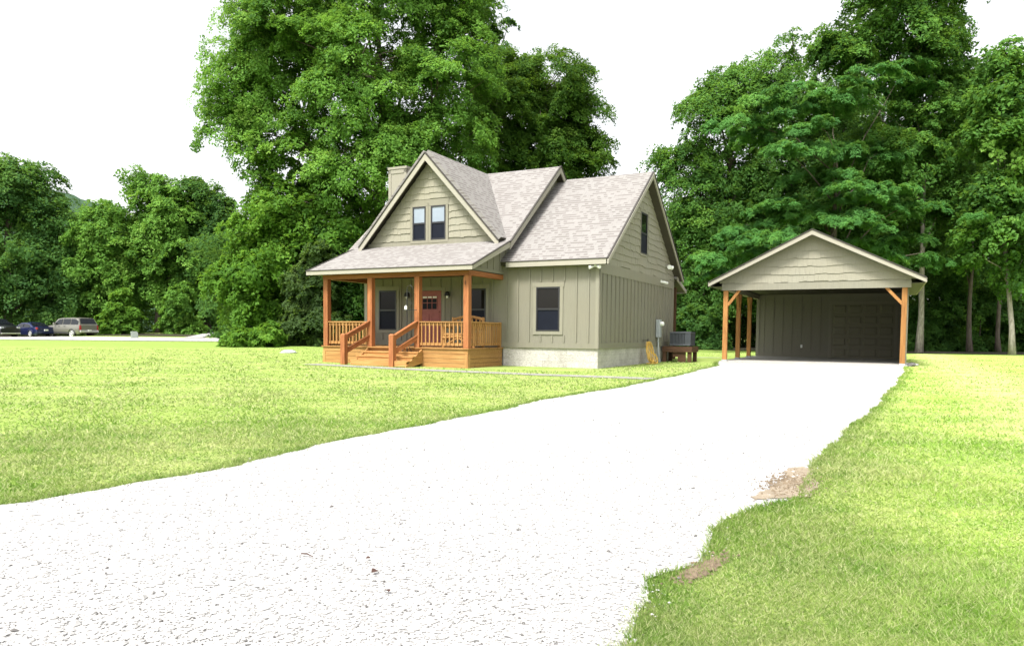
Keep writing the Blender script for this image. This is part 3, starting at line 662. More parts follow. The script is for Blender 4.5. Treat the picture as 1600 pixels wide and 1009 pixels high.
# porch deck, steps, posts, rails
dk = MB()
for i in range(16):
    v = -2.25 + i * .14; dk.box(UL - .05, UC + .04, v, v + .134, .555, .592)
dk.box(UL + .02, UC - .02, -2.15, -.05, .3, .553)
deck = dk.build('deck', m_yx, house)
for bx_ in ((UL, -7.02, -2.21, -2.185), (-4.98, UC, -2.21, -2.185), (UC - .025, UC, -2.185, -.03), (UL, UL + .025, -2.185, 0)):
    sk = MB()
    for z0, z1 in ((.415, .548), (.275, .405), (.14, .265), (-.03, .13)): sk.box(*bx_, z0, z1)
    sk.build('skirting', m_yx, deck)
sk = MB()
sk.box(UC - .1, UC + .012, -2.222, -2.20, -.03, .41).box(UC, UC + .012, -2.20, -2.09, -.03, .41).box(UL - .01, UL + .09, -2.222, -2.20, -.03, .41)
sk.split('corner_board', m_yz, deck)
for u in (-8.73, -6.92, -5.12, -3.365):
    MB().box(u - .09, u + .09, -2.2, -2.02, .592, 2.76).build('porch_post', m_cz, house, bevel=.008)
MB().box(UL - .02, UC + .02, -2.19, -2.03, 2.76, 2.9).build('beam', m_cx, house)
MB().box(UC - .155, UC + .005, -2.03, 0, 2.765, 2.905).build('beam', m_cy, house); MB().box(UL - .005, UL + .155, -2.03, 0, 2.765, 2.905).build('beam', m_cy, house)
def railing(p, q, n, along):
    p = Vector(p); q = Vector(q); d = (q - p).normalized()
    mx, mz = (m_yx if along == 'x' else m_yy), m_yz
    rl = MB().bar(p + Vector((0, 0, 1.372)), q + Vector((0, 0, 1.372)), .14, .035).bar(p + Vector((0, 0, 1.305)), q + Vector((0, 0, 1.305)), .04, .085).bar(p + Vector((0, 0, .70)), q + Vector((0, 0, .70)), .04, .09)
    o = rl.build('railing', mx, house)
    for i in range(n):
        c = p.lerp(q, (i + .5) / n); nn = Vector((-d.y, d.x, 0)) * -.036
        c = c + nn; MB().box(c.x - .017, c.x + .017, c.y - .017, c.y + .017, .66, 1.345).build('baluster', mz, o)
railing((-8.64, -2.11, 0), (-7.01, -2.11, 0), 12, 'x'); railing((-5.03, -2.11, 0), (-3.455, -2.11, 0), 11, 'x')
railing((UC - .08, -2.02, 0), (UC - .08, -.1, 0), 16, 'y'); railing((UL + .08, -2.02, 0), (UL + .08, -.1, 0), 16, 'y')
MB().box(UC - .13, UC - .03, -.1, -.03, .592, 1.40).build('railing_end_post', m_yz, house); MB().box(UL + .03, UL + .13, -.1, -.03, .592, 1.40).build('railing_end_post', m_yz, house)
st = MB()
for i, (v, z) in enumerate(((-2.47, .455), (-2.75, .325), (-3.03, .198))):
    st.box(-7.0, -4.86 - .0 * i, v - .03, v + .30, z - .036, z).box(-6.97, -4.9, v + .0, v + .03, z - .125, z - .036)
st.box(-6.97, -4.9, -3.06, -3.03, .03, .16)
steps = st.build('steps', m_yx, house)
for u in (-4.9, -6.96): MB().prism([(-2.19, .56), (-2.19, .12), (-2.95, -.02), (-3.09, -.02), (-3.09, .05), (-2.3, .50)], 'x', u - .02, u + .02).build('stringer', m_yy, steps)
for u in (-7.25, -5.41):
    nw = MB().box(u - .08, u + .08, -3.12, -2.96, -.05, .96).add([(u - .08, -3.12, .96), (u + .08, -3.12, .96), (u + .08, -2.96, .96), (u - .08, -2.96, .96), (u - .045, -3.085, .995), (u + .045, -3.085, .995), (u + .045, -2.995, .995), (u - .045, -2.995, .995)], [(0, 1, 5, 4), (1, 2, 6, 5), (2, 3, 7, 6), (3, 0, 4, 7), (4, 5, 6, 7)])
    nw.build('newel_post', m_cz, house)
    up = -6.95 if u < -6 else -5.12
    MB().bar((u + .0, -2.98, .87), (up + .0, -2.19, 1.32), .045, .14).bar((u, -2.98, .945), (up, -2.19, 1.395), .14, .03).build('handrail', m_cy, house)
    MB().bar((u + .0, -2.98, .44), (up + .0, -2.19, .88), .045, .14).bar((u, -2.98, .515), (up, -2.19, .955), .10, .02).build('handrail', m_cy, house)
# ------------------------------------------------------------------ carport
CP = empty('carport', at(1128.1, 564.8, 28.6) * Vector((1, 1, 0)) if False else Vector((8.22, 28.62, 0)), -YAW, label='open gabled carport with orange timber posts and panelled garage door behind', cat='carport')
CW, CD, SZ = 6.37, 8.0, .05
MB().box(-.08, CW + .03, -.12, CD + .2, -.12, SZ).build('slab', m_conc, CP)
def cpost(u, v, base=True):
    o = MB().box(u, u + .17, v, v + .17, SZ + .05, 2.80).build('post', m_hz, CP, bevel=.006)
    MB().box(u - .015, u + .185, v - .015, v + .185, SZ, SZ + .055).build('post_base', m_galv, o)
for v in (0, 2.85, 5.7): cpost(0, v)
cpost(CW - .22, 0)
MB().bar((.16, .085, 2.22), (.60, .085, 2.80), .10, .10).split('brace', m_hz, CP)
MB().bar((CW - .20, .085, 2.22), (CW - .72, .085, 2.80), .10, .10).split('brace', m_hz, CP)
for v in (2.85, 5.7):
    MB().bar((.085, v + .16, 2.2), (.085, v + .6, 2.78), .10, .10).bar((.085, v + .01, 2.2), (.085, v - .4, 2.78), .10, .10).split('brace', m_hz, CP)
MB().box(.0, .17, .17, CD, 2.80, 3.0).build('beam', m_trim, CP)
CS = .5; CA = 4.93; CM = CW / 2
cg = MB().prism([(-.05, 2.80), (CW + .05, 2.80), (CW + .05, 3.06 + .1), (CM, CA - .14), (-.05, 3.16)], 'y', 0.0, .15)
shakes(cg, 'y', [(-CS, 1, CA - CS * CM - .12), (CS, 1, CA + CS * CM - .12)], -.1, CW + .1, 3.06, 4.9, 0, -1, course=.29, seed=21)
cgo = cg.build('gable_shakes', m_shake, CP)
MB().box(-.06, CW + .06, -.035, -.0, 2.785, 3.03).build('belt_board', m_trim, CP)
cr = MB(); ze = CA - CS * (CM + .47)
cr.slab([(-.47, -.38, ze), (CM, -.38, CA), (CM, CD + .4, CA), (-.47, CD + .4, ze)], .11)
cr.slab([(CM, -.38, CA), (CW + .47, -.38, ze), (CW + .47, CD + .4, ze), (CM, CD + .4, CA)], .11)
cro = underside(cr.build('roof', m_roofc, CP), m_soffit)
fa = MB(); de = MB()
for sg in (-1, 1):
    e = CM + sg * (CM + .5); q = [(CM, -.42, CA - .02), (e, -.42, ze - .035), (e, -.42, ze - .175), (CM, -.42, CA - .19)]
    fa.slab(q if sg < 0 else q[::-1], .04); fa.box(e - .02, e + .02, -.38, CD + .4, ze - .16, ze - .02)
    de.bar((CM, -.41, CA + .005), (e, -.41, ze - .005), .08, .03, up=(sg * .4, 0, .9))
fa.split('fascia', m_fascia, cro); de.split('drip_edge', m_edge, cro)
MB().box(-.46, -.06, -.02, CD + .38, ze - .17, ze - .15).box(CW + .06, CW + .46, -.02, CD + .38, ze - .17, ze - .15).split('soffit', m_soffit, cro)
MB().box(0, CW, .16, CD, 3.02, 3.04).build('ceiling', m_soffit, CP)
rw = MB().box(.1, CW, CD, CD + .15, SZ, 3.4)
for i in range(8):
    u = .42 + i * .42
    if u < 3.3: rw.box(u - .025, u + .025, CD - .018, CD + .01, SZ + .2, 3.02)
rw.box(.1, 3.32, CD - .022, CD + .01, SZ, SZ + .2)
rw.box(CW - .10, CW - .0, .2, CD, SZ, 3.02)
for i in range(18): rw.box(CW - .118, CW - .09, .5 + i * .42, .55 + i * .42, SZ + .2, 3.0)
rw.build('wall', m_wall, CP)
MB().box(.06, .2, CD - .03, CD + .01, SZ, 3.02).box(3.3, 3.44, CD - .028, CD + .01, SZ, 2.66).box(6.04, 6.17, CD - .028, CD + .01, SZ, 2.66).box(3.44, 6.04, CD - .028, CD + .01, 2.54, 2.66).split('door_casing', m_trim, CP)
gd = MB().box(3.45, 6.03, CD - .012, CD + .01, SZ, 2.53)
for r_ in range(5):
    z0 = SZ + .02 + r_ * .497
    gd.box(3.45, 6.03, CD - .016, CD - .0, z0 + .48, z0 + .492)
    for c_ in range(4):
        a = 3.45 + .06 + c_ * .645; b = a + .525
        c0, c1, o_, s_ = z0 + .06, z0 + .42, CD - .012, .05
        gd.add([(a, o_, c0), (b, o_, c0), (b, o_, c1), (a, o_, c1), (a + s_, o_ - .04, c0 + s_), (b - s_, o_ - .04, c0 + s_), (b - s_, o_ - .04, c1 - s_), (a + s_, o_ - .04, c1 - s_)],
               [(4, 5, 6, 7), (0, 1, 5, 4), (1, 2, 6, 5), (2, 3, 7, 6), (3, 0, 4, 7), (3, 2, 1, 0)])
gd.build('garage_door', m_galdoor, CP)
MB().box(2.1, 2.19, CD - .03, CD, .49, .64).build('socket', m_white, CP)
# ------------------------------------------------------------------ smaller things round the house
def hroot(name, u, v, z, label, cat, rz=0, group=None): return empty(name, hw(u, v, z), -YAW + rz, label=label, cat=cat, group=group)
sd_ = hroot('timber_stand', .65, 7.5, 0, 'low brown timber stand carrying the air conditioner', 'stand')
f = MB()
for i in range(7): f.box(-.6, .55, -.52 + i * .155, -.375 + i * .155, .565, .60)
f.box(-.6, .55, -.54, -.50, .39, .563).box(-.6, .55, .52, .56, .39, .563).box(.51, .55, -.50, .52, .39, .563).box(-.6, -.56, -.5, .52, .39, .563); f.build('platform', m_brx, sd_)
for x, y in ((-.53, -.43), (.44, -.43), (-.53, .45), (.44, .45)): MB().box(x - .07, x + .07, y - .06, y + .06, -.03, .39).build('leg', m_brz, sd_)
MB().box(.0, .30, -.47, -.43, .0, .39).box(-.2, .0, -.47, -.43, .2, .39).build('skirt_board', m_brx, sd_)
ac = hroot('air_conditioner', .72, 7.42, .60, 'dark grey outdoor air conditioner with vertical fins on a timber stand', 'air conditioner')
b = MB(); P = [(-.36, -.36), (.36, -.36), (.36, .36), (-.36, .36)]
b.box(-.41, .41, -.41, .41, .03, .09).box(-.41, .41, -.41, .41, .50, .56); b.build('casing', m_ac, ac, bevel=.015)
MB().box(-.36, .36, -.36, .36, .09, .5).build('coil', m_acd, ac)
s = MB()
for i in range(14):
    t = -.37 + i * .057
    s.box(t - .014, t + .014, -.40, -.36, .09, .5).box(-.40, -.36, t - .014, t + .014, .09, .5).box(.36, .40, t - .014, t + .014, .09, .5)
s.box(.2, .41, -.405, -.36, .09, .5); s.build('fin', m_ac, ac)
MB().cyl((0, 0, .57), (0, 0, 1), .36, .02, 28).build('fan_grille', m_acd, ac)
hs_ = hroot('garden_hose', .12, 4.5, 0, 'yellow garden hose hung and heaped against the foundation', 'hose')
pts = []; r = random.Random(3)
for k in range(9):
    hang = k < 5; yc = r.uniform(-.14, .14) if hang else r.uniform(-.1, .35); wd = r.uniform(.10, .22) if hang else r.uniform(.15, .34); x0 = .05 + r.uniform(0, .12) + (0 if hang else .1); zt = .80 if hang else r.uniform(.2, .5); zb = r.uniform(.02, .1)
    for i in range(20):
        t = 2 * math.pi * i / 20; s_ = math.sin(t); c_ = math.cos(t)
        z = lerp(zb, zt, (c_ + 1) / 2); spread = wd * (1.25 - .8 * (c_ + 1) / 2) if hang else wd
        pts.append((x0 + .05 * s_ + (.12 * (1 - (c_ + 1) / 2)), yc * (1 - (c_ + 1) / 2) + spread * s_, z))
for i in range(30):
    t = i / 29 * 4.6 * math.pi; pts.append((.22 + .18 * math.cos(t), .12 + .36 * math.sin(t), .03))
MB().tube(pts, .0115, 6).build('hose', m_hose, hs_, smooth=True)
MB().bar((-.1, 0, .84), (.1, 0, .84), .05, .02).bar((.09, 0, .82), (.09, 0, .90), .05, .02).build('hanger', m_black, hs_)
ps = hroot('hook_stand', -5.36, -2.36, .458, 'tall black hook stand with a crossbar on the top porch step', 'stand')
MB().tube([(0, 0, 0), (0, 0, 1.9)], .016, 8).tube([(0, 0, 1.9), (.03, 0, 2.0), (.12, 0, 2.03), (.2, 0, 1.96), (.2, 0, 1.88)], .009, 8).build('pole', m_black, ps)
MB().bar((-.15, 0, 1.27), (.36, 0, 1.27), .018, .018).tube([(.04, 0, 1.85), (.16, 0, 1.7), (.06, 0, 1.55), (.2, 0, 1.45), (.05, 0, 1.3)], .005, 6).build('crossbar', m_black, ps)
for a in (0, 2.1, 4.2): MB().tube([(0, 0, .25), (.17 * math.cos(a), .17 * math.sin(a), .01)], .010, 6).build('leg', m_black, ps)
MB().box(-.05, .02, -.06, -.018, 1.29, 1.39).tube([(-.015, -.04, 1.39), (-.015, -.04, 1.42)], .012, 8).build('bottle', m_white, ps)
bn = hroot('porch_bench', -4.1, -1.1, .592, 'rustic pale log bench on the porch behind the railing', 'bench')
LOG = m_yx
for x in (-.55, .55):
    for y, h in ((-.3, .62), (.28, .95)): MB().tube([(x, y, 0), (x * 1.02, y + .02, h * .5), (x, y, h)], [.045, .05, .04], 8).build('leg', m_yz, bn)
    MB().tube([(x, -.34, .62), (x, 0, .66), (x, .3, .62)], .042, 8).tube([(x, -.28, .08), (x, .26, .5)], .028, 8).tube([(x, .26, .08), (x, -.28, .5)], .028, 8).build('armrest', m_yy, bn)
sb = MB()
for i in range(5): sb.tube([(-.56, -.26 + i * .125, .40), (.56, -.26 + i * .125, .40)], .05, 8)
sb.build('seat', LOG, bn)
bk = MB().tube([(-.58, .30, .88), (-.2, .30, .96), (.2, .30, .96), (.58, .30, .88)], .045, 8)
for i in range(7): x = -.45 + i * .15; bk.tube([(x * .75, .28, .42), (x, .30, .90)], .026, 8)
bk.build('backrest', m_yz, bn)
fr = MB().tube([(-.56, -.32, .30), (0, -.33, .34), (.56, -.32, .30)], .035, 8).tube([(-.5, -.33, .06), (0, -.33, .3), (.5, -.33, .06)], .026, 8); fr.build('stretcher', LOG, bn)
# round lid on the lawn
lid = at(451, 553, 33.6); lo = empty('access_cover', (lid.x, lid.y, float(tz(lid.x, lid.y))), label='low round pale green access cover in the lawn left of the porch', cat='cover')
MB().tube([(0, 0, -.02), (0, 0, .05), (0, 0, .07), (0, 0, .13), (0, 0, .15)], [.34, .34, .33, .22, .02], 24).build('lid', simple('weathered pale plastic', (.50, .55, .52), rough=.6, bump=0), lo)
MB().tube([(0, 0, -.03), (0, 0, .035)], [.40, .40], 24).build('rim', m_conc, lo)
# dead leaves and twigs on the gravel
m_dead = simple('dry brown leaf', (.075, .04, .03), (.045, .025, .02), scale=30, rough=.8, bump=0)
def leaf(x, y, s, rz, label):
    b = MB(); n = 9; vs = []
    for i in range(n):
        t = i / (n - 1); wd = math.sin(math.pi * t) ** .8 * .42; cz = .18 * math.sin(t * 2.6) + .06
        vs += [(t - .5, -wd, cz + .2 * wd), (t - .5, 0, cz), (t - .5, wd, cz + .28 * wd)]
    fs = []
    for i in range(n - 1):
        for k in (0, 1): fs.append((i * 3 + k, i * 3 + k + 1, i * 3 + k + 4, i * 3 + k + 3))
    b.add([(a * s, c * s, d * s) for a, c, d in vs], fs); o = b.build('dead_leaf', m_dead, fix=False); o.location = (x, y, .016); o.rotation_euler = (.2, .1, rz)
    so = o.modifiers.new('thickness', 'SOLIDIFY'); so.thickness = .0012
    tag(o, label, 'leaf', 'dead leaves on the gravel')
leaf(-.65, 3.29, .022, .4, 'upper small curled brown leaf on the gravel'); leaf(-.586, 3.10, .036, 1.1, 'dark brown curled leaf, largest on the gravel'); leaf(-.49, 2.867, .028, 2.2, 'reddish brown leaf nearest the bottom of the gravel')
o = MB().tube([(-.97, 3.34, .022), (-.94, 3.33, .024), (-.905, 3.30, .02)], [.003, .0035, .002], 6).build('twig', m_dead); tag(o, 'short brown twig lying alone on the gravel', 'twig')
# rocks at the carport corner
for i, (px, D, s, lb) in enumerate(((1419, 26.6, .13, 'flat pale rock nearest the right carport post'), (1424, 26.3, .17, 'largest grey rock of the little pile by the carport slab'), (1430, 26.7, .11, 'small rock at the lawn end of the pile by the carport'), (1422, 25.9, .09, 'small pale rock in front of the pile by the carport'))):
    p = at(px, 560, D); b = MB(); q = []
    for a in range(5):
        th = a / 4 * math.pi
        for c in range(8): ph = c / 8 * 2 * math.pi; rr_ = s * rng.uniform(.75, 1.15); q.append((rr_ * math.sin(th) * math.cos(ph) * 1.3, rr_ * math.sin(th) * math.sin(ph), rr_ * .55 * math.cos(th)))
    b.add(q, [(a * 8 + c, a * 8 + (c + 1) % 8, (a + 1) * 8 + (c + 1) % 8, (a + 1) * 8 + c) for a in range(4) for c in range(8)])
    o = b.build('rock', m_stone if i % 2 == 0 else m_stoned); o.location = (p.x, p.y, s * .3); o.rotation_euler = (0, 0, i * 1.3); tag(o, lb, 'rock', 'rocks by the carport')
# utility pedestal by the road
up = at(210, 527, 64); ub = empty('utility_pedestal', (up.x, up.y, float(tz(up.x, up.y))), .5, label='pale green utility pedestal box beside the far road', cat='utility box')
m_up = simple('pale green enamel', (.27, .31, .27), rough=.5, bump=0)
MB().prism([(-.28, 0), (.28, 0), (.28, .5), (.2, .62), (-.28, .62)], 'y', -.3, .3).build('cabinet', m_up, ub, bevel=.015); MB().box(.285, .30, -.24, .24, .08, .46).build('hatch', simple('grey hatch', (.28, .31, .29), bump=0), ub); MB().box(-.36, .36, -.38, .38, -.05, .02).build('pad', m_conc, ub)

# ------------------------------------------------------------------ parked vehicles (local +x = forward, y = left)
def loft(mb, secs):
    n = len(secs[0]); vs = [v for s_ in secs for v in s_]; fs = []
    for i in range(len(secs) - 1):
        for k in range(n - 1): fs.append((i * n + k, i * n + k + 1, (i + 1) * n + k + 1, (i + 1) * n + k))
    fs += [tuple(range(n)), tuple(range(len(secs) * n - 1, (len(secs) - 1) * n - 1, -1))]; return mb.add(vs, fs)
def vehicle(loc, heading, label, cat, name, paint, lower, L, H, W, belt, wheel_r, wb, rear_over, roof, hood_z, tail_z, clear=.28, suv=True, rims=None, trunk=None):
    """roof: list of (x, z) side outline of the greenhouse from the rear to the windscreen foot"""
    root = empty(name, loc, heading, label=label, cat=cat)
    x0, x1 = -L / 2, L / 2; hw_ = W / 2; xr = x0 + rear_over; xf = xr + wb
    prof = [(x0, tail_z * .96), (x0 + .12, tail_z), (roof[0][0], belt if suv else trunk), (lerp(roof[0][0], roof[-1][0], .5), belt), (roof[-1][0], belt - .01), (lerp(roof[-1][0], x1, .6), hood_z), (x1 - .15, hood_z - .10), (x1, hood_z - .28)]
    secs = []
    for i, (x, z) in enumerate(prof):
        nar = 1 if 0 < i < len(prof) - 1 else .93
        if i == len(prof) - 2: nar = .96
        zb = clear + (.12 if i in (0, len(prof) - 1) else 0); y = hw_ * nar
        secs.append([(x, -y * .9, zb), (x, -y, zb + .15), (x, -y * 1.0, lerp(zb, z, .62)), (x, -y * .96, z - .05), (x, -y * .86, z), (x, 0, z + .02), (x, y * .86, z), (x, y * .96, z - .05), (x, y, lerp(zb, z, .62)), (x, y, zb + .15), (x, y * .9, zb)])
    body = loft(MB(), secs).build('body', paint, root, smooth=True)
    body.modifiers.new('edges', 'EDGE_SPLIT').split_angle = R(38)
    # greenhouse
    top = max(z for _, z in roof); gs = []
    for (x, z) in roof:
        k = (z - belt) / (top - belt); y0 = hw_ * .93; y1 = lerp(hw_ * .93, hw_ * .76, max(k, 0)); zl = belt - .03
        gs.append([(x, -y0, zl), (x, -y1 - .012, z - .06 * k), (x, -y1 * .86, z), (x, 0, z + .025 * k), (x, y1 * .86, z), (x, y1 + .012, z - .06 * k), (x, y0, zl)])
    cab = loft(MB(), gs).build('cabin', paint, root, smooth=True); cab.modifiers.new('edges', 'EDGE_SPLIT').split_angle = R(35)
    # side windows follow the cabin wall, a little proud of it
    def ztop(x):
        for (a, za), (b, zb_) in zip(roof[:-1], roof[1:]):
            if a <= x <= b: return lerp(za, zb_, (x - a) / max(b - a, 1e-6))
        return belt
    xs0, xs1 = roof[0][0], roof[-1][0]; xa = lerp(roof[0][0], roof[1][0], .55); xb = lerp(roof[-1][0], roof[-2][0], .35); nw = 3 if suv else 2
    for sg in (-1, 1):
        for k in range(nw):
            a = lerp(xa, xb, k / nw) + .05; b = lerp(xa, xb, (k + 1) / nw) - .05; poly = []
            def py(z, x): kk = np.clip((z - belt) / (top - belt), 0, 1); return sg * (lerp(hw_ * .93, hw_ * .76, kk) + .022)
            zt = lambda x: max(min(ztop(x) - .12, top - .13), belt + .07)
            lowz = belt + .04; q = [(a, py(lowz, a), lowz), (b, py(lowz, b), lowz), (b, py(zt(b), b), zt(b)), (lerp(a, b, .5), py(zt(lerp(a, b, .5)), a), zt(lerp(a, b, .5))), (a, py(zt(a), a), zt(a))]
            MB().slab(q if sg < 0 else q[::-1], .012).build('side_window', m_autoglass, root)
    for end, (xa_, za_), (xb_, zb_) in (('rear_window', roof[0], roof[1]), ('windscreen', roof[-1], roof[-2])):
        dx = -1 if end == 'rear_window' else 1; lo_ = .12; hi_ = .93
        pa = (lerp(xa_, xb_, lo_), lerp(max(za_, belt), zb_, lo_)); pb = (lerp(xa_, xb_, hi_), lerp(max(za_, belt), zb_, hi_)); ya = hw_ * .82; yb = hw_ * .69
        nrm = Vector((-(pb[1] - pa[1]), 0, pb[0] - pa[0])).normalized(); nrm = nrm if nrm.x * dx > 0 else -nrm; o_ = nrm * .035
        q = [Vector((pa[0], -ya, pa[1])) + o_, Vector((pa[0], ya, pa[1])) + o_, Vector((pb[0], yb, pb[1])) + o_, Vector((pb[0], -yb, pb[1])) + o_]
        MB().slab(q if dx > 0 else q[::-1], .012).build(end, m_autoglass, root)
    for x in (xr, xf):
        for sg in (-1, 1):
            y = sg * (hw_ - .10); o = MB().tube([(x, y - .11, wheel_r), (x, y - .08, wheel_r), (x, y + .08, wheel_r), (x, y + .11, wheel_r)], [wheel_r * .9, wheel_r, wheel_r, wheel_r * .9], 24).build('wheel', m_tyre, root)
            yr = y + sg * .112; rm = MB().cyl((x, yr - sg * .012, wheel_r), (0, 1, 0), wheel_r * .22, .03, 12)
            for k in range(5):
                a = k * 2 * math.pi / 5 + .3; rm.bar((x, yr, wheel_r), (x + math.cos(a) * wheel_r * .66, yr, wheel_r + math.sin(a) * wheel_r * .66), wheel_r * .24 if abs(math.sin(a)) > 9 else .03, wheel_r * .26, up=(math.sin(a), 0, -math.cos(a)) if False else (0, 0, 1) if abs(math.cos(a)) > .3 else (1, 0, 0))
            ring = [(x + math.cos(t) * wheel_r * .68, yr, wheel_r + math.sin(t) * wheel_r * .68) for t in np.linspace(0, 2 * math.pi, 21)]; rm.tube(ring, wheel_r * .06, 6); rm.build('rim', m_alu, o)
            ar = [(x + math.cos(t) * wheel_r * 1.16, sg * (hw_ + .004), wheel_r + math.sin(t) * wheel_r * 1.16) for t in np.linspace(-.15, math.pi + .15, 15)]; MB().tube(ar, .045, 6).build('wheel_arch', lower, root)
            MB().cyl((x, sg * (hw_ - .03), wheel_r * 1.02), (0, 1, 0), wheel_r * 1.13, .05, 24).build('wheel_well', m_black, root)
    for sg in (-1, 1):
        MB().box(x0 - .015, x0 + .16, sg * hw_ * .80, sg * hw_ * .965, tail_z - .48 if suv else tail_z - .26, tail_z - .06).build('taillight', m_tail, root, bevel=.01)
        MB().box(x1 - .22, x1 + .0, sg * hw_ * .62, sg * hw_ * .93, hood_z - .30, hood_z - .14).build('headlight', m_head, root, bevel=.02)
        MB().box(roof[-1][0] - .45, roof[-1][0] - .25, sg * (hw_ * .95), sg * (hw_ + .18), belt + .02, belt + .20).build('mirror', paint, root, bevel=.03)
        MB().box(xr + wheel_r * 1.2, xf - wheel_r * 1.2, sg * (hw_ - .02), sg * (hw_ + .03), clear + .06, clear + .20).build('side_sill', lower, root)
        for k in (0.35, .62): xk = lerp(xr, xf, k); MB().box(xk - .1, xk + .1, sg * (hw_ - .005), sg * (hw_ + .03), belt - .16, belt - .12).build('door_handle', lower, root)
    MB().box(x0 - .09, x0 + .06, -hw_ * .96, hw_ * .96, clear + .14, clear + .36).build('bumper', m_chrome if suv else paint, root, bevel=.03)
    MB().box(x1 - .05, x1 + .07, -hw_ * .9, hw_ * .9, clear + .06, clear + .16).build('bumper', m_chrome if suv else paint, root, bevel=.02)
    MB().box(x1 - .06, x1 + .02, -hw_ * .52, hw_ * .52, hood_z - .34, hood_z - .14).build('grille', m_black, root)
    z_ = clear + .42 if not suv else clear + .28
    MB().box(x0 - .12, x0 - .03, -.17, .17, z_, z_ + .14).build('licence_plate', m_white, root)
    return root
def paintmat(name, c, metal=.3):
    t = NT(name); t.bsdf(c, .28, .5, metal, Coat__Weight=.6, Coat__Roughness=.05); return t.m
m_tyre = simple('tyre rubber', (.02, .02, .02), rough=.85, bump=0); m_alu = simple('bright alloy', (.75, .75, .76), rough=.3, metal=.4, bump=0); m_chrome = simple('bright bumper', (.60, .60, .58), rough=.25, metal=.5, bump=0)
m_tail = simple('red tail lamp', (.35, .03, .03), rough=.2, bump=0, spec=.6); m_head = simple('headlamp glass', (.45, .47, .5), rough=.15, bump=0, spec=.6)
p_tan = paintmat('tan metallic paint', (.17, .165, .14)); p_tanl = paintmat('grey lower cladding', (.06, .062, .06)); p_blue = paintmat('dark blue paint', (.012, .018, .07)); p_blk = paintmat('black paint', (.012, .013, .018))
zc = .25
c_ = at(112, 527, 71.4); vehicle((c_.x, c_.y, zc), R(90 + 66), 'tan grey sport utility vehicle seen from its rear corner', 'suv', 'parked_suv', p_tan, p_tanl, 5.1, 1.92, 1.98, 1.22, .39, 2.95, 1.12, [(-2.5, 1.24), (-2.18, 1.86), (-1.4, 1.92), (.3, 1.90), (.75, 1.82), (1.30, 1.24)], 1.15, 1.22, .34)
c_ = at(50, 527, 71.5); vehicle((c_.x, c_.y, zc), R(90 + 62), 'dark blue saloon car between the two sport utility vehicles', 'car', 'parked_car', p_blue, p_blue, 4.7, 1.43, 1.8, .92, .33, 2.75, 1.0, [(-1.75, .98), (-.85, 1.38), (-.3, 1.43), (.45, 1.40), (1.35, .95)], .90, 1.0, .20, suv=False, trunk=.99)
c_ = at(-8, 527, 69.5); vehicle((c_.x, c_.y, zc), R(-24), 'black sport utility vehicle cut off at the photo edge, showing its front wheel', 'suv', 'parked_suv', p_blk, p_blk, 4.8, 1.76, 1.94, 1.12, .39, 2.9, .95, [(-2.3, 1.12), (-1.95, 1.68), (-1.2, 1.76), (.2, 1.74), (.55, 1.68), (1.25, 1.14)], 1.1, 1.12, .24)
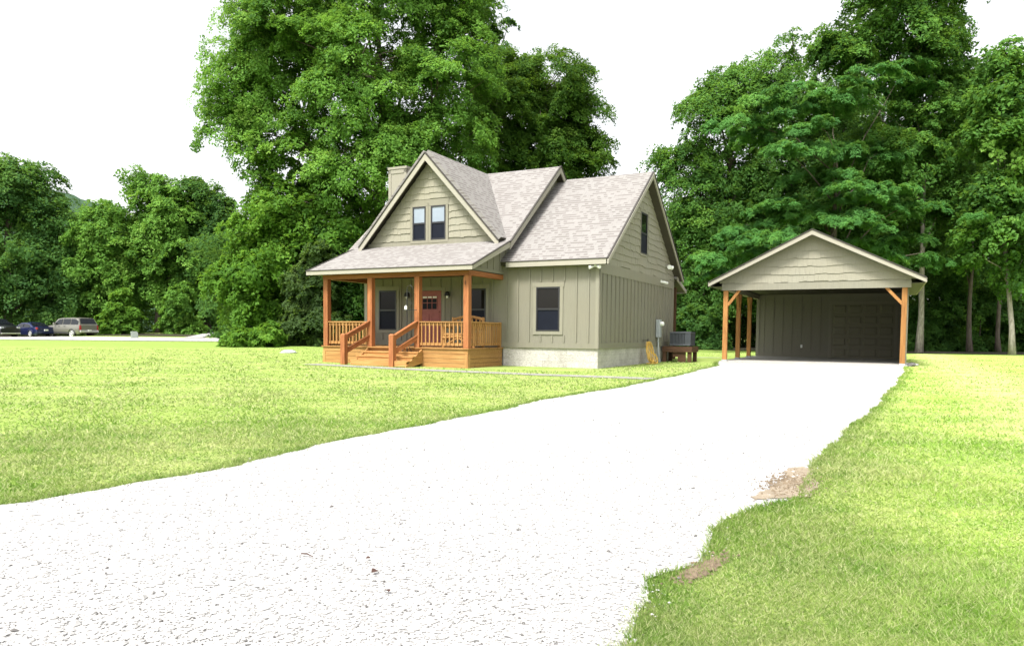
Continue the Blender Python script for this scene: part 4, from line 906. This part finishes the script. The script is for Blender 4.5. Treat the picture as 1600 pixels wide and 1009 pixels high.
# ------------------------------------------------------------------ trees
def norm(a): return a / np.maximum(np.linalg.norm(a, axis=-1, keepdims=True), 1e-9)
def basis(n):
    h = np.where(np.abs(n[:, 2:3]) < .9, np.array([[0, 0, 1.]]), np.array([[1., 0, 0]])); a = norm(np.cross(h, n)); return a, np.cross(n, a)
def lobe(px, py, D, rx, ry, deep=1.0):
    c = at(px, py, D); k = D / FPX; return np.array(c), np.array([rx * k, max(rx, ry) * k * .85 * deep, ry * k])
def foliage(boughs, nrm, size, style, g):
    """boughs: centres (B,3), outward normals, radii. Each bough is a flattened spray of leaf clumps; each clump a tuft of leaves."""
    B = len(boughs); nc = style.get('clumps', 8); nl = style.get('leaves', 34); fl = style.get('flat', .32)
    a, b = basis(nrm)
    r = np.sqrt(g.random((B, nc))) * 1.0; th = g.uniform(0, 6.283, (B, nc)); q = size[:, None]
    cc = boughs[:, None] + (a[:, None] * (r * np.cos(th) * q)[..., None] + b[:, None] * (r * np.sin(th) * q)[..., None]) + nrm[:, None] * (np.clip(g.normal(0, fl, (B, nc)), -1.6 * fl, 1.6 * fl) * q)[..., None]
    cc[..., 2] -= style.get('droop', .25) * (r ** 2) * q
    ctint = np.clip(g.normal(.42, .16, (B, 1)) + g.normal(0, .10, (B, nc)), 0, 1)
    cn = norm(nrm[:, None] * .9 + (cc - boughs[:, None]) / np.maximum(q[..., None], .1) * .55 + g.normal(0, .25, (B, nc, 3)))
    C = cc.reshape(-1, 3); N = cn.reshape(-1, 3); T = ctint.reshape(-1); M_ = len(C); cs = np.repeat(size, nc) * style.get('tuft', .36)
    a, b = basis(N)
    rr_ = np.sqrt(g.random((M_, nl))) * 1.6; tt = g.uniform(0, 6.283, (M_, nl)); dx, dy, dz = rr_ * np.cos(tt), rr_ * np.sin(tt), np.clip(g.normal(0, .3, (M_, nl)), -.6, .6)
    P = C[:, None] + a[:, None] * (dx * cs[:, None])[..., None] + b[:, None] * (dy * cs[:, None])[..., None] + N[:, None] * (dz * cs[:, None])[..., None]
    P[..., 2] -= .16 * (dx ** 2 + dy ** 2) * cs[:, None]
    P = P.reshape(-1, 3); T = np.clip(np.repeat(T, nl) + g.normal(0, .09, len(P)), 0, 1)
    LN = norm(np.repeat(N, nl, 0) * .8 + g.normal(0, style.get('jit', .55), P.shape) + np.array([0, 0, .25]))
    a, b = basis(LN); an = g.uniform(0, 6.283, len(P))[:, None]; d = a * np.cos(an) + b * np.sin(an); s = np.cross(LN, d)
    L = style.get('len', .24) * g.uniform(.65, 1.3, len(P))[:, None]; Wd = L * style.get('asp', .52)
    dn = np.array([0, 0, -1.]) * L * .16
    V = np.stack([P - d * L * .5 + dn, P + s * Wd * .5, P + d * L * .5 + dn, P - s * Wd * .5], 1)
    return V, T
STY = dict(
    maple=dict(clumps=16, leaves=36, flat=.16, droop=.35, tuft=.19, len=.21, asp=.58, jit=.36),
    dark=dict(clumps=14, leaves=34, flat=.18, droop=.45, tuft=.22, len=.24, asp=.52, jit=.4),
    big=dict(clumps=11, leaves=26, flat=.26, droop=.55, tuft=.25, len=.27, asp=.66, jit=.42),
    mim=dict(clumps=18, leaves=44, flat=.07, droop=.34, tuft=.17, len=.26, asp=.26, jit=.22),
    far=dict(clumps=12, leaves=28, flat=.18, droop=.4, tuft=.23, len=.31, asp=.6, jit=.4))
def tree(name, label, base, lobes, style, mat, seed, trunk=.35, lean=(0, 0), bark=None, nb=1.0, bsize=1.45, cat='tree', group=None, sprays=None, up=.75, stems=1, back=.45, vis_limbs=True, shell=.5, limbs=True):
    g = np.random.default_rng(seed); B = []; N = []; Z = []; own = []
    eye = np.array([0, 0, EYE])
    for li, (c, r) in enumerate(lobes):
        area = 4 * math.pi * ((r[0] * r[1]) ** 1.6 / 3 + (r[0] * r[2]) ** 1.6 / 3 + (r[1] * r[2]) ** 1.6 / 3) ** (1 / 1.6)
        n = max(4, int(nb * area / (bsize ** 2 * 1.55))); d = norm(g.normal(0, 1, (n, 3)))
        away = norm((c - eye)[None] * np.array([1, 1, 0])); bk = (d * away).sum(1); keep = (bk < .25) | (g.random(n) < back); d = d[keep]; n = len(d)
        ph = g.uniform(0, 6.28, 3); wob = 1 + .13 * np.sin(d[:, 0] * 4 + ph[0]) + .13 * np.sin(d[:, 2] * 5 + ph[1]) + g.normal(0, .07, n)
        rr = (shell + (1 - shell) * np.sqrt(g.random(n))) * wob
        p = c + d * r * rr[:, None]; p[:, 2] = np.maximum(p[:, 2], .45)
        B.append(p); N.append(norm(d * .6 + np.array([0, 0, up]) + g.normal(0, .18, (n, 3)))); Z.append(bsize * g.uniform(.6, 1.25, n)); own += [li] * n
        m = max(2, n // 5); d = norm(g.normal(0, 1, (m, 3))); p = c + d * r * g.uniform(0, .45, (m, 1)); p[:, 2] = np.maximum(p[:, 2], .5)     # inner boughs
        B.append(p); N.append(norm(d + np.array([0, 0, .6]))); Z.append(bsize * g.uniform(.8, 1.4, m)); own += [li] * m
    if sprays is not None:
        for (c, s) in sprays:
            c = np.array(c); out = norm((c - np.array(base) - np.array([0, 0, c[2] - base[2]])) * np.array([1, 1, 0]))
            k = 6; p = c + g.normal(0, 1, (k, 3)) * np.array([s * .62, s * .62, s * .10]); p[:, 2] -= .12 * ((p[:, 0] - c[0]) ** 2 + (p[:, 1] - c[1]) ** 2) / s
            B.append(p); N.append(norm(out * .22 + np.array([0, -.12, 1.]) + g.normal(0, .12, (k, 3)))); Z.append(np.full(k, s * .66) * g.uniform(.7, 1.2, k)); own += [-1] * k
    B = np.concatenate(B); N = np.concatenate(N); Z = np.concatenate(Z)
    V, T = foliage(B, N, Z, STY[style], g)
    V[..., 2] = np.maximum(V[..., 2], tz(V[..., 0], V[..., 1]) + .01)
    base = Vector(base); root = empty(name, base, label=label, cat=cat, group=group)
    V = V - np.array(base)[None, None]
    np_mesh('crown' if cat == 'tree' else 'foliage', V, 4, mat, root, T)
    mb = MB(); bark = bark or m_bark
    r = random.Random(seed)
    zmax = max(c[2] for c, _ in lobes) if lobes else max(c[2] for c, _ in sprays)
    for s_ in range(stems):
        off = Vector((r.uniform(-.5, .5), r.uniform(-.3, .3), 0)) * (s_ > 0) * 2
        top = Vector((lean[0] + (r.uniform(-2, 2) if s_ else 0), lean[1], (zmax - base.z) * (.82 if lobes else .7))) + off; pts = []; rad = []
        for i in range(9):
            t = i / 8; pts.append(off * (1 - t) + Vector((top.x * t ** 1.2 + .18 * math.sin(t * 5 + seed) * trunk * 3 * (t > 0), top.y * t + .15 * math.sin(t * 4) * trunk * 3 * (t > 0), -.15 + t * top.z)))
            rad.append(trunk * (1 if s_ == 0 else .7) * (1.45 if i == 0 else 1) * (1 - .72 * t))
        mb.tube(pts, rad, 12)
    def on_trunk(t): i = min(7, int(t * 8)); f = t * 8 - i; return pts[i].lerp(pts[i + 1], f)
    targets = [Vector(c) - base for c, _ in lobes] + ([Vector(c) - base for c, _ in sprays] if sprays else [])
    if limbs:
      for ti, tg in enumerate(targets):
        if sprays is not None and ti % 3: continue
        zz = max(.12, min(.9, (tg.z * (.62 if sprays is None else r.uniform(.45, .8))) / max(pts[-1].z, .1))); p0 = on_trunk(zz); mid = p0.lerp(tg, .5) + Vector((r.uniform(-.4, .4), r.uniform(-.4, .4), r.uniform(-.1, .7))); rr_ = max(.035, trunk * .42 * (1 - .5 * zz)); j = lambda s: Vector((r.uniform(-s, s), r.uniform(-s, s), r.uniform(-s, s))); mb.tube([p0, p0.lerp(mid, .5) + Vector((0, 0, .25)) + j(.2), mid + j(.25), mid.lerp(tg, .5) + Vector((0, 0, .3)) + j(.2), tg], [rr_, rr_ * .8, rr_ * .6, rr_ * .4, rr_ * .2], 6)
      for p, o_ in zip(B, own):
        if o_ >= 0 and r.random() < .55:
            q = Vector(p) - base; c = targets[o_]; m_ = c.lerp(q, .55) + Vector((r.uniform(-.3, .3), r.uniform(-.3, .3), r.uniform(.0, .4))); mb.tube([c, m_, q], [trunk * .12 + .01, trunk * .07 + .008, .008], 4, cap=False)
    mb.build('trunk' if cat == 'tree' else 'stem', bark, root, smooth=True, fix=False)
    return root
def g_at(px, D): p = at(px, 545, D); return (p.x, p.y, float(tz(p.x, p.y)))
Lb = lambda D, *a: [lobe(q[0], q[1], D + (q[4] if len(q) > 4 else 0), q[2], q[3]) for q in a]
GB = 'trees behind the house'; GL = 'trees along the far road'; GR = 'woodland trees at the right'
# behind the house
tree('maple_tree', 'huge spreading bright green maple rising behind the front gable and chimney', g_at(585, 52),
     Lb(52, (455, 60, 110, 95), (378, 170, 58, 72), (405, 120, 80, 80), (555, 110, 120, 110, -2), (690, 70, 85, 90), (675, 180, 100, 95, -1), (470, 225, 80, 60, -1), (590, 230, 105, 80, -2), (560, -60, 150, 90), (400, 20, 40, 60), (720, 240, 60, 45, -1), (440, 290, 60, 45), (700, -30, 75, 50), (530, 300, 60, 60, 1)),
     'maple', L_maple, 11, trunk=.55, lean=(.4, 0), nb=1.0, bsize=1.5, group=GB)
tree('round_tree', 'rounded fine leaved tree behind the roof ridge, edge of the sky on its right', g_at(850, 60),
     Lb(60, (845, 150, 85, 75), (800, 120, 50, 50), (890, 180, 55, 65), (860, 240, 85, 60), (780, 190, 50, 70, -2), (925, 225, 22, 36), (900, 130, 26, 35), (800, 270, 80, 60), (915, 285, 30, 40)),
     'maple', leafmat('fresh leaves', (.030, .085, .012), (.075, .165, .024), (.14, .25, .04)), 23, trunk=.4, nb=1.05, bsize=1.45, group=GB)
tree('tall_tree', 'thin crowned tree topping the big maple at the upper edge', g_at(745, 62), Lb(62, (745, 20, 40, 55), (775, 90, 35, 60), (720, -20, 50, 50), (760, 160, 40, 70)), 'maple', L_blue, 31, trunk=.35, nb=.6, bsize=1.3, group=GB)
tree('young_maple_tree', 'lower bright tree with foliage to the ground left of the porch', g_at(430, 50.5),
     Lb(50.5, (405, 375, 45, 48), (385, 440, 42, 55), (440, 400, 60, 60, -1), (415, 490, 45, 42), (480, 360, 55, 48), (450, 320, 55, 40), (530, 350, 42, 45, -1), (365, 415, 26, 30)),
     'big', L_bright, 37, trunk=.22, nb=1.0, bsize=1.15, group=GB, stems=2)
tree('cedar_tree', 'dark dull cedar like tree close to the left porch post', g_at(482, 47.5), Lb(47.5, (480, 450, 36, 40), (475, 500, 42, 36), (495, 415, 28, 34), (455, 520, 26, 20), (505, 500, 25, 38)), 'dark', leafmat('cedar sprays', (.028, .06, .018), (.075, .13, .04), (.13, .19, .06)), 41, trunk=.18, nb=1.25, bsize=.85, group=GB)
tree('shade_tree', 'dark tree seen through the open porch end behind the railing', g_at(560, 50), Lb(50, (545, 440, 50, 55), (600, 420, 70, 60), (560, 500, 60, 42), (640, 460, 60, 70), (540, 380, 50, 45)), 'dark', L_dark, 43, trunk=.3, nb=1.2, bsize=1.3, group=GB)
tree('bush', 'light green bush spilling onto the lawn by the road end', g_at(385, 45.5), Lb(45.5, (392, 530, 26, 14), (365, 535, 18, 9), (412, 524, 22, 20), (378, 524, 14, 9)), 'big', L_bright, 47, trunk=.05, nb=1.6, bsize=.55, cat='bush', limbs=False)
# along the far road
tree('road_tree', 'tall broad dark green tree at the far left behind the parked cars', g_at(14, 78), Lb(78, (30, 305, 68, 55), (-40, 330, 70, 80), (75, 350, 38, 50), (60, 400, 60, 50), (10, 420, 60, 50, -2), (95, 430, 40, 45), (-30, 440, 60, 50), (70, 470, 50, 30), (22, 275, 38, 25)), 'far', L_blue, 53, trunk=.45, nb=1.0, bsize=1.7, group=GL)
tree('road_tree', 'yellowish green tree in the dip of the treeline beside the hill view', g_at(160, 79), Lb(79, (160, 365, 48, 40), (140, 420, 45, 50), (185, 410, 48, 50), (170, 330, 26, 20), (150, 470, 50, 40), (125, 375, 24, 38)), 'far', L_maple, 59, trunk=.35, nb=1.05, bsize=1.5, group=GL)
tree('road_tree', 'bushy green tree with a small tufted sprig above its top', g_at(250, 80), Lb(80, (245, 320, 36, 32), (225, 370, 45, 45), (275, 350, 40, 50), (240, 430, 55, 50), (213, 276, 10, 10), (232, 285, 8, 12), (255, 288, 20, 14), (285, 420, 40, 60)), 'far', L_maple, 61, trunk=.38, nb=1.05, bsize=1.5, group=GL)
tree('road_tree', 'deep green full tree next to the big maple, top of the left treeline', g_at(325, 82), Lb(82, (318, 310, 36, 32), (345, 340, 36, 40), (300, 370, 40, 50), (340, 410, 45, 60), (310, 460, 48, 45), (365, 345, 22, 32), (300, 292, 18, 16)), 'far', L_dark, 67, trunk=.4, nb=1.05, bsize=1.5, group=GL)
tree('sapling', 'young light green sapling standing right of the tan vehicle', g_at(190, 75), Lb(75, (190, 485, 22, 22), (175, 505, 26, 16), (200, 510, 22, 14), (192, 462, 11, 12)), 'far', L_bright, 71, trunk=.1, nb=1.3, bsize=.95, group=GL)
tree('sapling', 'slender sapling with hanging leaves left of the road bend', g_at(280, 77), Lb(77, (282, 470, 20, 28), (270, 500, 22, 20), (300, 505, 22, 16)), 'far', L_maple, 73, trunk=.1, nb=1.2, bsize=1.0, group=GL)
# right-hand wood
tree('wood_tree', 'dense dark tree between the house gable and the carport', g_at(1130, 58), Lb(58, (1120, 190, 75, 60), (1075, 255, 46, 40), (1095, 335, 55, 70), (1150, 300, 80, 80), (1100, 420, 65, 70), (1190, 130, 62, 50), (1170, 400, 70, 80), (1060, 480, 45, 55), (1036, 246, 18, 13), (1110, 130, 26, 26), (1240, 80, 40, 26), (1080, 530, 50, 22)), 'dark', L_mid, 79, trunk=.42, nb=1.0, bsize=1.5, group=GR)
tree('wood_tree', 'tallest pale trunked tree of the right wood, its top out of the photo', g_at(1436, 47.5), Lb(49, (1400, 60, 85, 80), (1330, 100, 60, 55), (1460, 140, 60, 75), (1400, -40, 105, 60), (1470, 30, 46, 50), (1300, 70, 35, 35), (1400, 230, 90, 60), (1500, 130, 26, 50), (1480, 300, 60, 50), (1430, 330, 50, 40)), 'dark', L_mid, 83, trunk=.19, lean=(.8, 1.2), bark=m_barkp, nb=.85, bsize=1.3, group=GR)
tree('wood_tree', 'yellow green leafed tree with leaning pale trunk at the right edge', g_at(1582, 44.5), Lb(44.5, (1575, 140, 45, 60), (1605, 230, 55, 70), (1545, 210, 34, 45), (1580, 320, 55, 55), (1610, 390, 50, 50), (1545, 300, 36, 40), (1520, 370, 32, 34), (1570, 85, 16, 22), (1630, 140, 50, 60)), 'big', L_mid, 89, trunk=.16, lean=(-1.0, 1.0), bark=m_barkp, nb=.9, bsize=1.15, group=GR, back=.6)
tree('wood_tree', 'shadowed tree filling the wood behind the carport roof', g_at(1300, 57), Lb(57, (1290, 260, 95, 60), (1230, 180, 60, 50), (1360, 330, 80, 60), (1250, 350, 80, 60), (1320, 150, 60, 50), (1200, 260, 50, 60), (1480, 240, 60, 60), (1540, 120, 40, 40)), 'dark', L_dark, 97, trunk=.4, nb=.8, bsize=1.5, group=GR, shell=.4)
SP = [(1150, 190, 34), (1205, 150, 38), (1250, 138, 40), (1300, 150, 40), (1345, 148, 36), (1190, 205, 36), (1225, 225, 32), (1300, 225, 36), (1345, 225, 34), (1375, 235, 30), (1265, 265, 36), (1320, 285, 36), (1365, 300, 34), (1240, 310, 34), (1215, 330, 34), (1290, 325, 36), (1330, 340, 30),
      (1395, 290, 30), (1430, 315, 34), (1470, 320, 30), (1410, 365, 34), (1440, 395, 30), (1385, 380, 30), (1130, 365, 34), (1165, 350, 34), (1200, 362, 32), (1105, 395, 32), (1150, 400, 36), (1190, 392, 30), (1120, 425, 26), (1400, 130, 34), (1425, 95, 30), (1365, 110, 30), (1260, 375, 30), (1340, 375, 34), (1180, 180, 30), (1275, 195, 34)]
rs = random.Random(5)
def spr(px, py, s):
    D = 45.5 + rs.uniform(-1.6, 2.2); return (at(px, py, D), s * D / FPX)
tree('mimosa_tree', 'mimosa tree with flat feathery sprays spreading above the carport roof', g_at(1300, 47), [], 'mim', L_mim, 101, trunk=.2, sprays=[spr(*s) for s in SP], bark=m_bark, group=GR)
for i, (px, D, tr, lb) in enumerate(((1515, 52, .18, 'dark trunk midway along the right wood edge'), (1560, 52, .16, 'dark trunk close behind the leaning pale tree'), (1478, 58, .15, 'thin dark trunk between the pale trunked tree and the midway dark trunk'))):
    tree('wood_tree', lb, g_at(px, D), Lb(D + 1, (px, 330, 50, 40), (px + 20, 270, 50, 45), (px - 20, 390, 40, 30)), 'dark', L_dark, 110 + i, trunk=tr, nb=.7, bsize=1.4, group=GR)
tree('understory_bush', 'sunlit understory bush deep in the wood between the trunks', g_at(1490, 62), Lb(62, (1495, 520, 22, 18), (1505, 490, 20, 16), (1480, 540, 24, 14), (1540, 510, 20, 24), (1562, 490, 18, 20)), 'big', L_bright, 121, trunk=.06, nb=1.0, bsize=.9, cat='bush', limbs=False)
tree('understory_bush', 'leafy dark bush behind the air conditioner at the wood edge', g_at(1085, 53), Lb(53, (1070, 520, 24, 26), (1095, 500, 30, 36), (1110, 530, 26, 18)), 'dark', L_blue, 123, trunk=.06, nb=1.2, bsize=.9, cat='bush', limbs=False)
tree('understory_bush', 'broad dark bush at the wood edge right of the carport', g_at(1530, 54), Lb(54, (1460, 490, 30, 30), (1500, 455, 30, 30), (1545, 475, 30, 30), (1590, 500, 30, 40), (1625, 480, 40, 50), (1420, 520, 20, 24), (1470, 530, 30, 18), (1600, 540, 40, 18), (1520, 540, 40, 16), (1560, 530, 30, 24), (1450, 545, 26, 10)), 'dark', L_dark, 125, trunk=.06, nb=.9, bsize=.95, cat='bush', limbs=False)
# far woods filling in behind (too many to count)
def woods(name, label, boxes, style, mat, seed, n, bs):
    g = np.random.default_rng(seed); B = []
    for (px0, px1, py0, py1, D0, D1, k) in boxes:
        m = int(n * k); px = g.uniform(px0, px1, m); D = g.uniform(D0, D1, m); top = py0 + 22 * np.sin(px * .035 + seed) + 14 * np.sin(px * .09); py = top + (py1 - top) * g.random(m)
        B.append(np.array([tuple(at(a, b, c)) for a, b, c in zip(px, py, D)]))
    B = np.concatenate(B); B[:, 2] = np.maximum(B[:, 2], .4); N = norm(np.array([[0, -.4, .8]]) + g.normal(0, .45, B.shape)); Z = bs * g.uniform(.6, 1.3, len(B))
    V, T = foliage(B, N, Z, STY[style], g); V[..., 2] = np.maximum(V[..., 2], 0.02); o = np_mesh(name, V, 4, mat, None, T); tag(o, label, 'woods', kind='stuff')
woods('woods', 'dark woodland mass behind the trees at the right', [(1035, 1700, 300, 548, 64, 72, .8), (1240, 1700, 170, 320, 66, 72, .3)], 'far', L_dark, 7, 900, 1.9)
woods('woods', 'dark woodland mass behind the house', [(330, 1000, 345, 540, 64, 72, 1.0)], 'far', L_dark, 8, 620, 1.9)
woods('woods', 'dark woodland mass behind the far road trees', [(-90, 400, 370, 525, 88, 98, 1.0)], 'far', L_dark, 9, 420, 2.4)
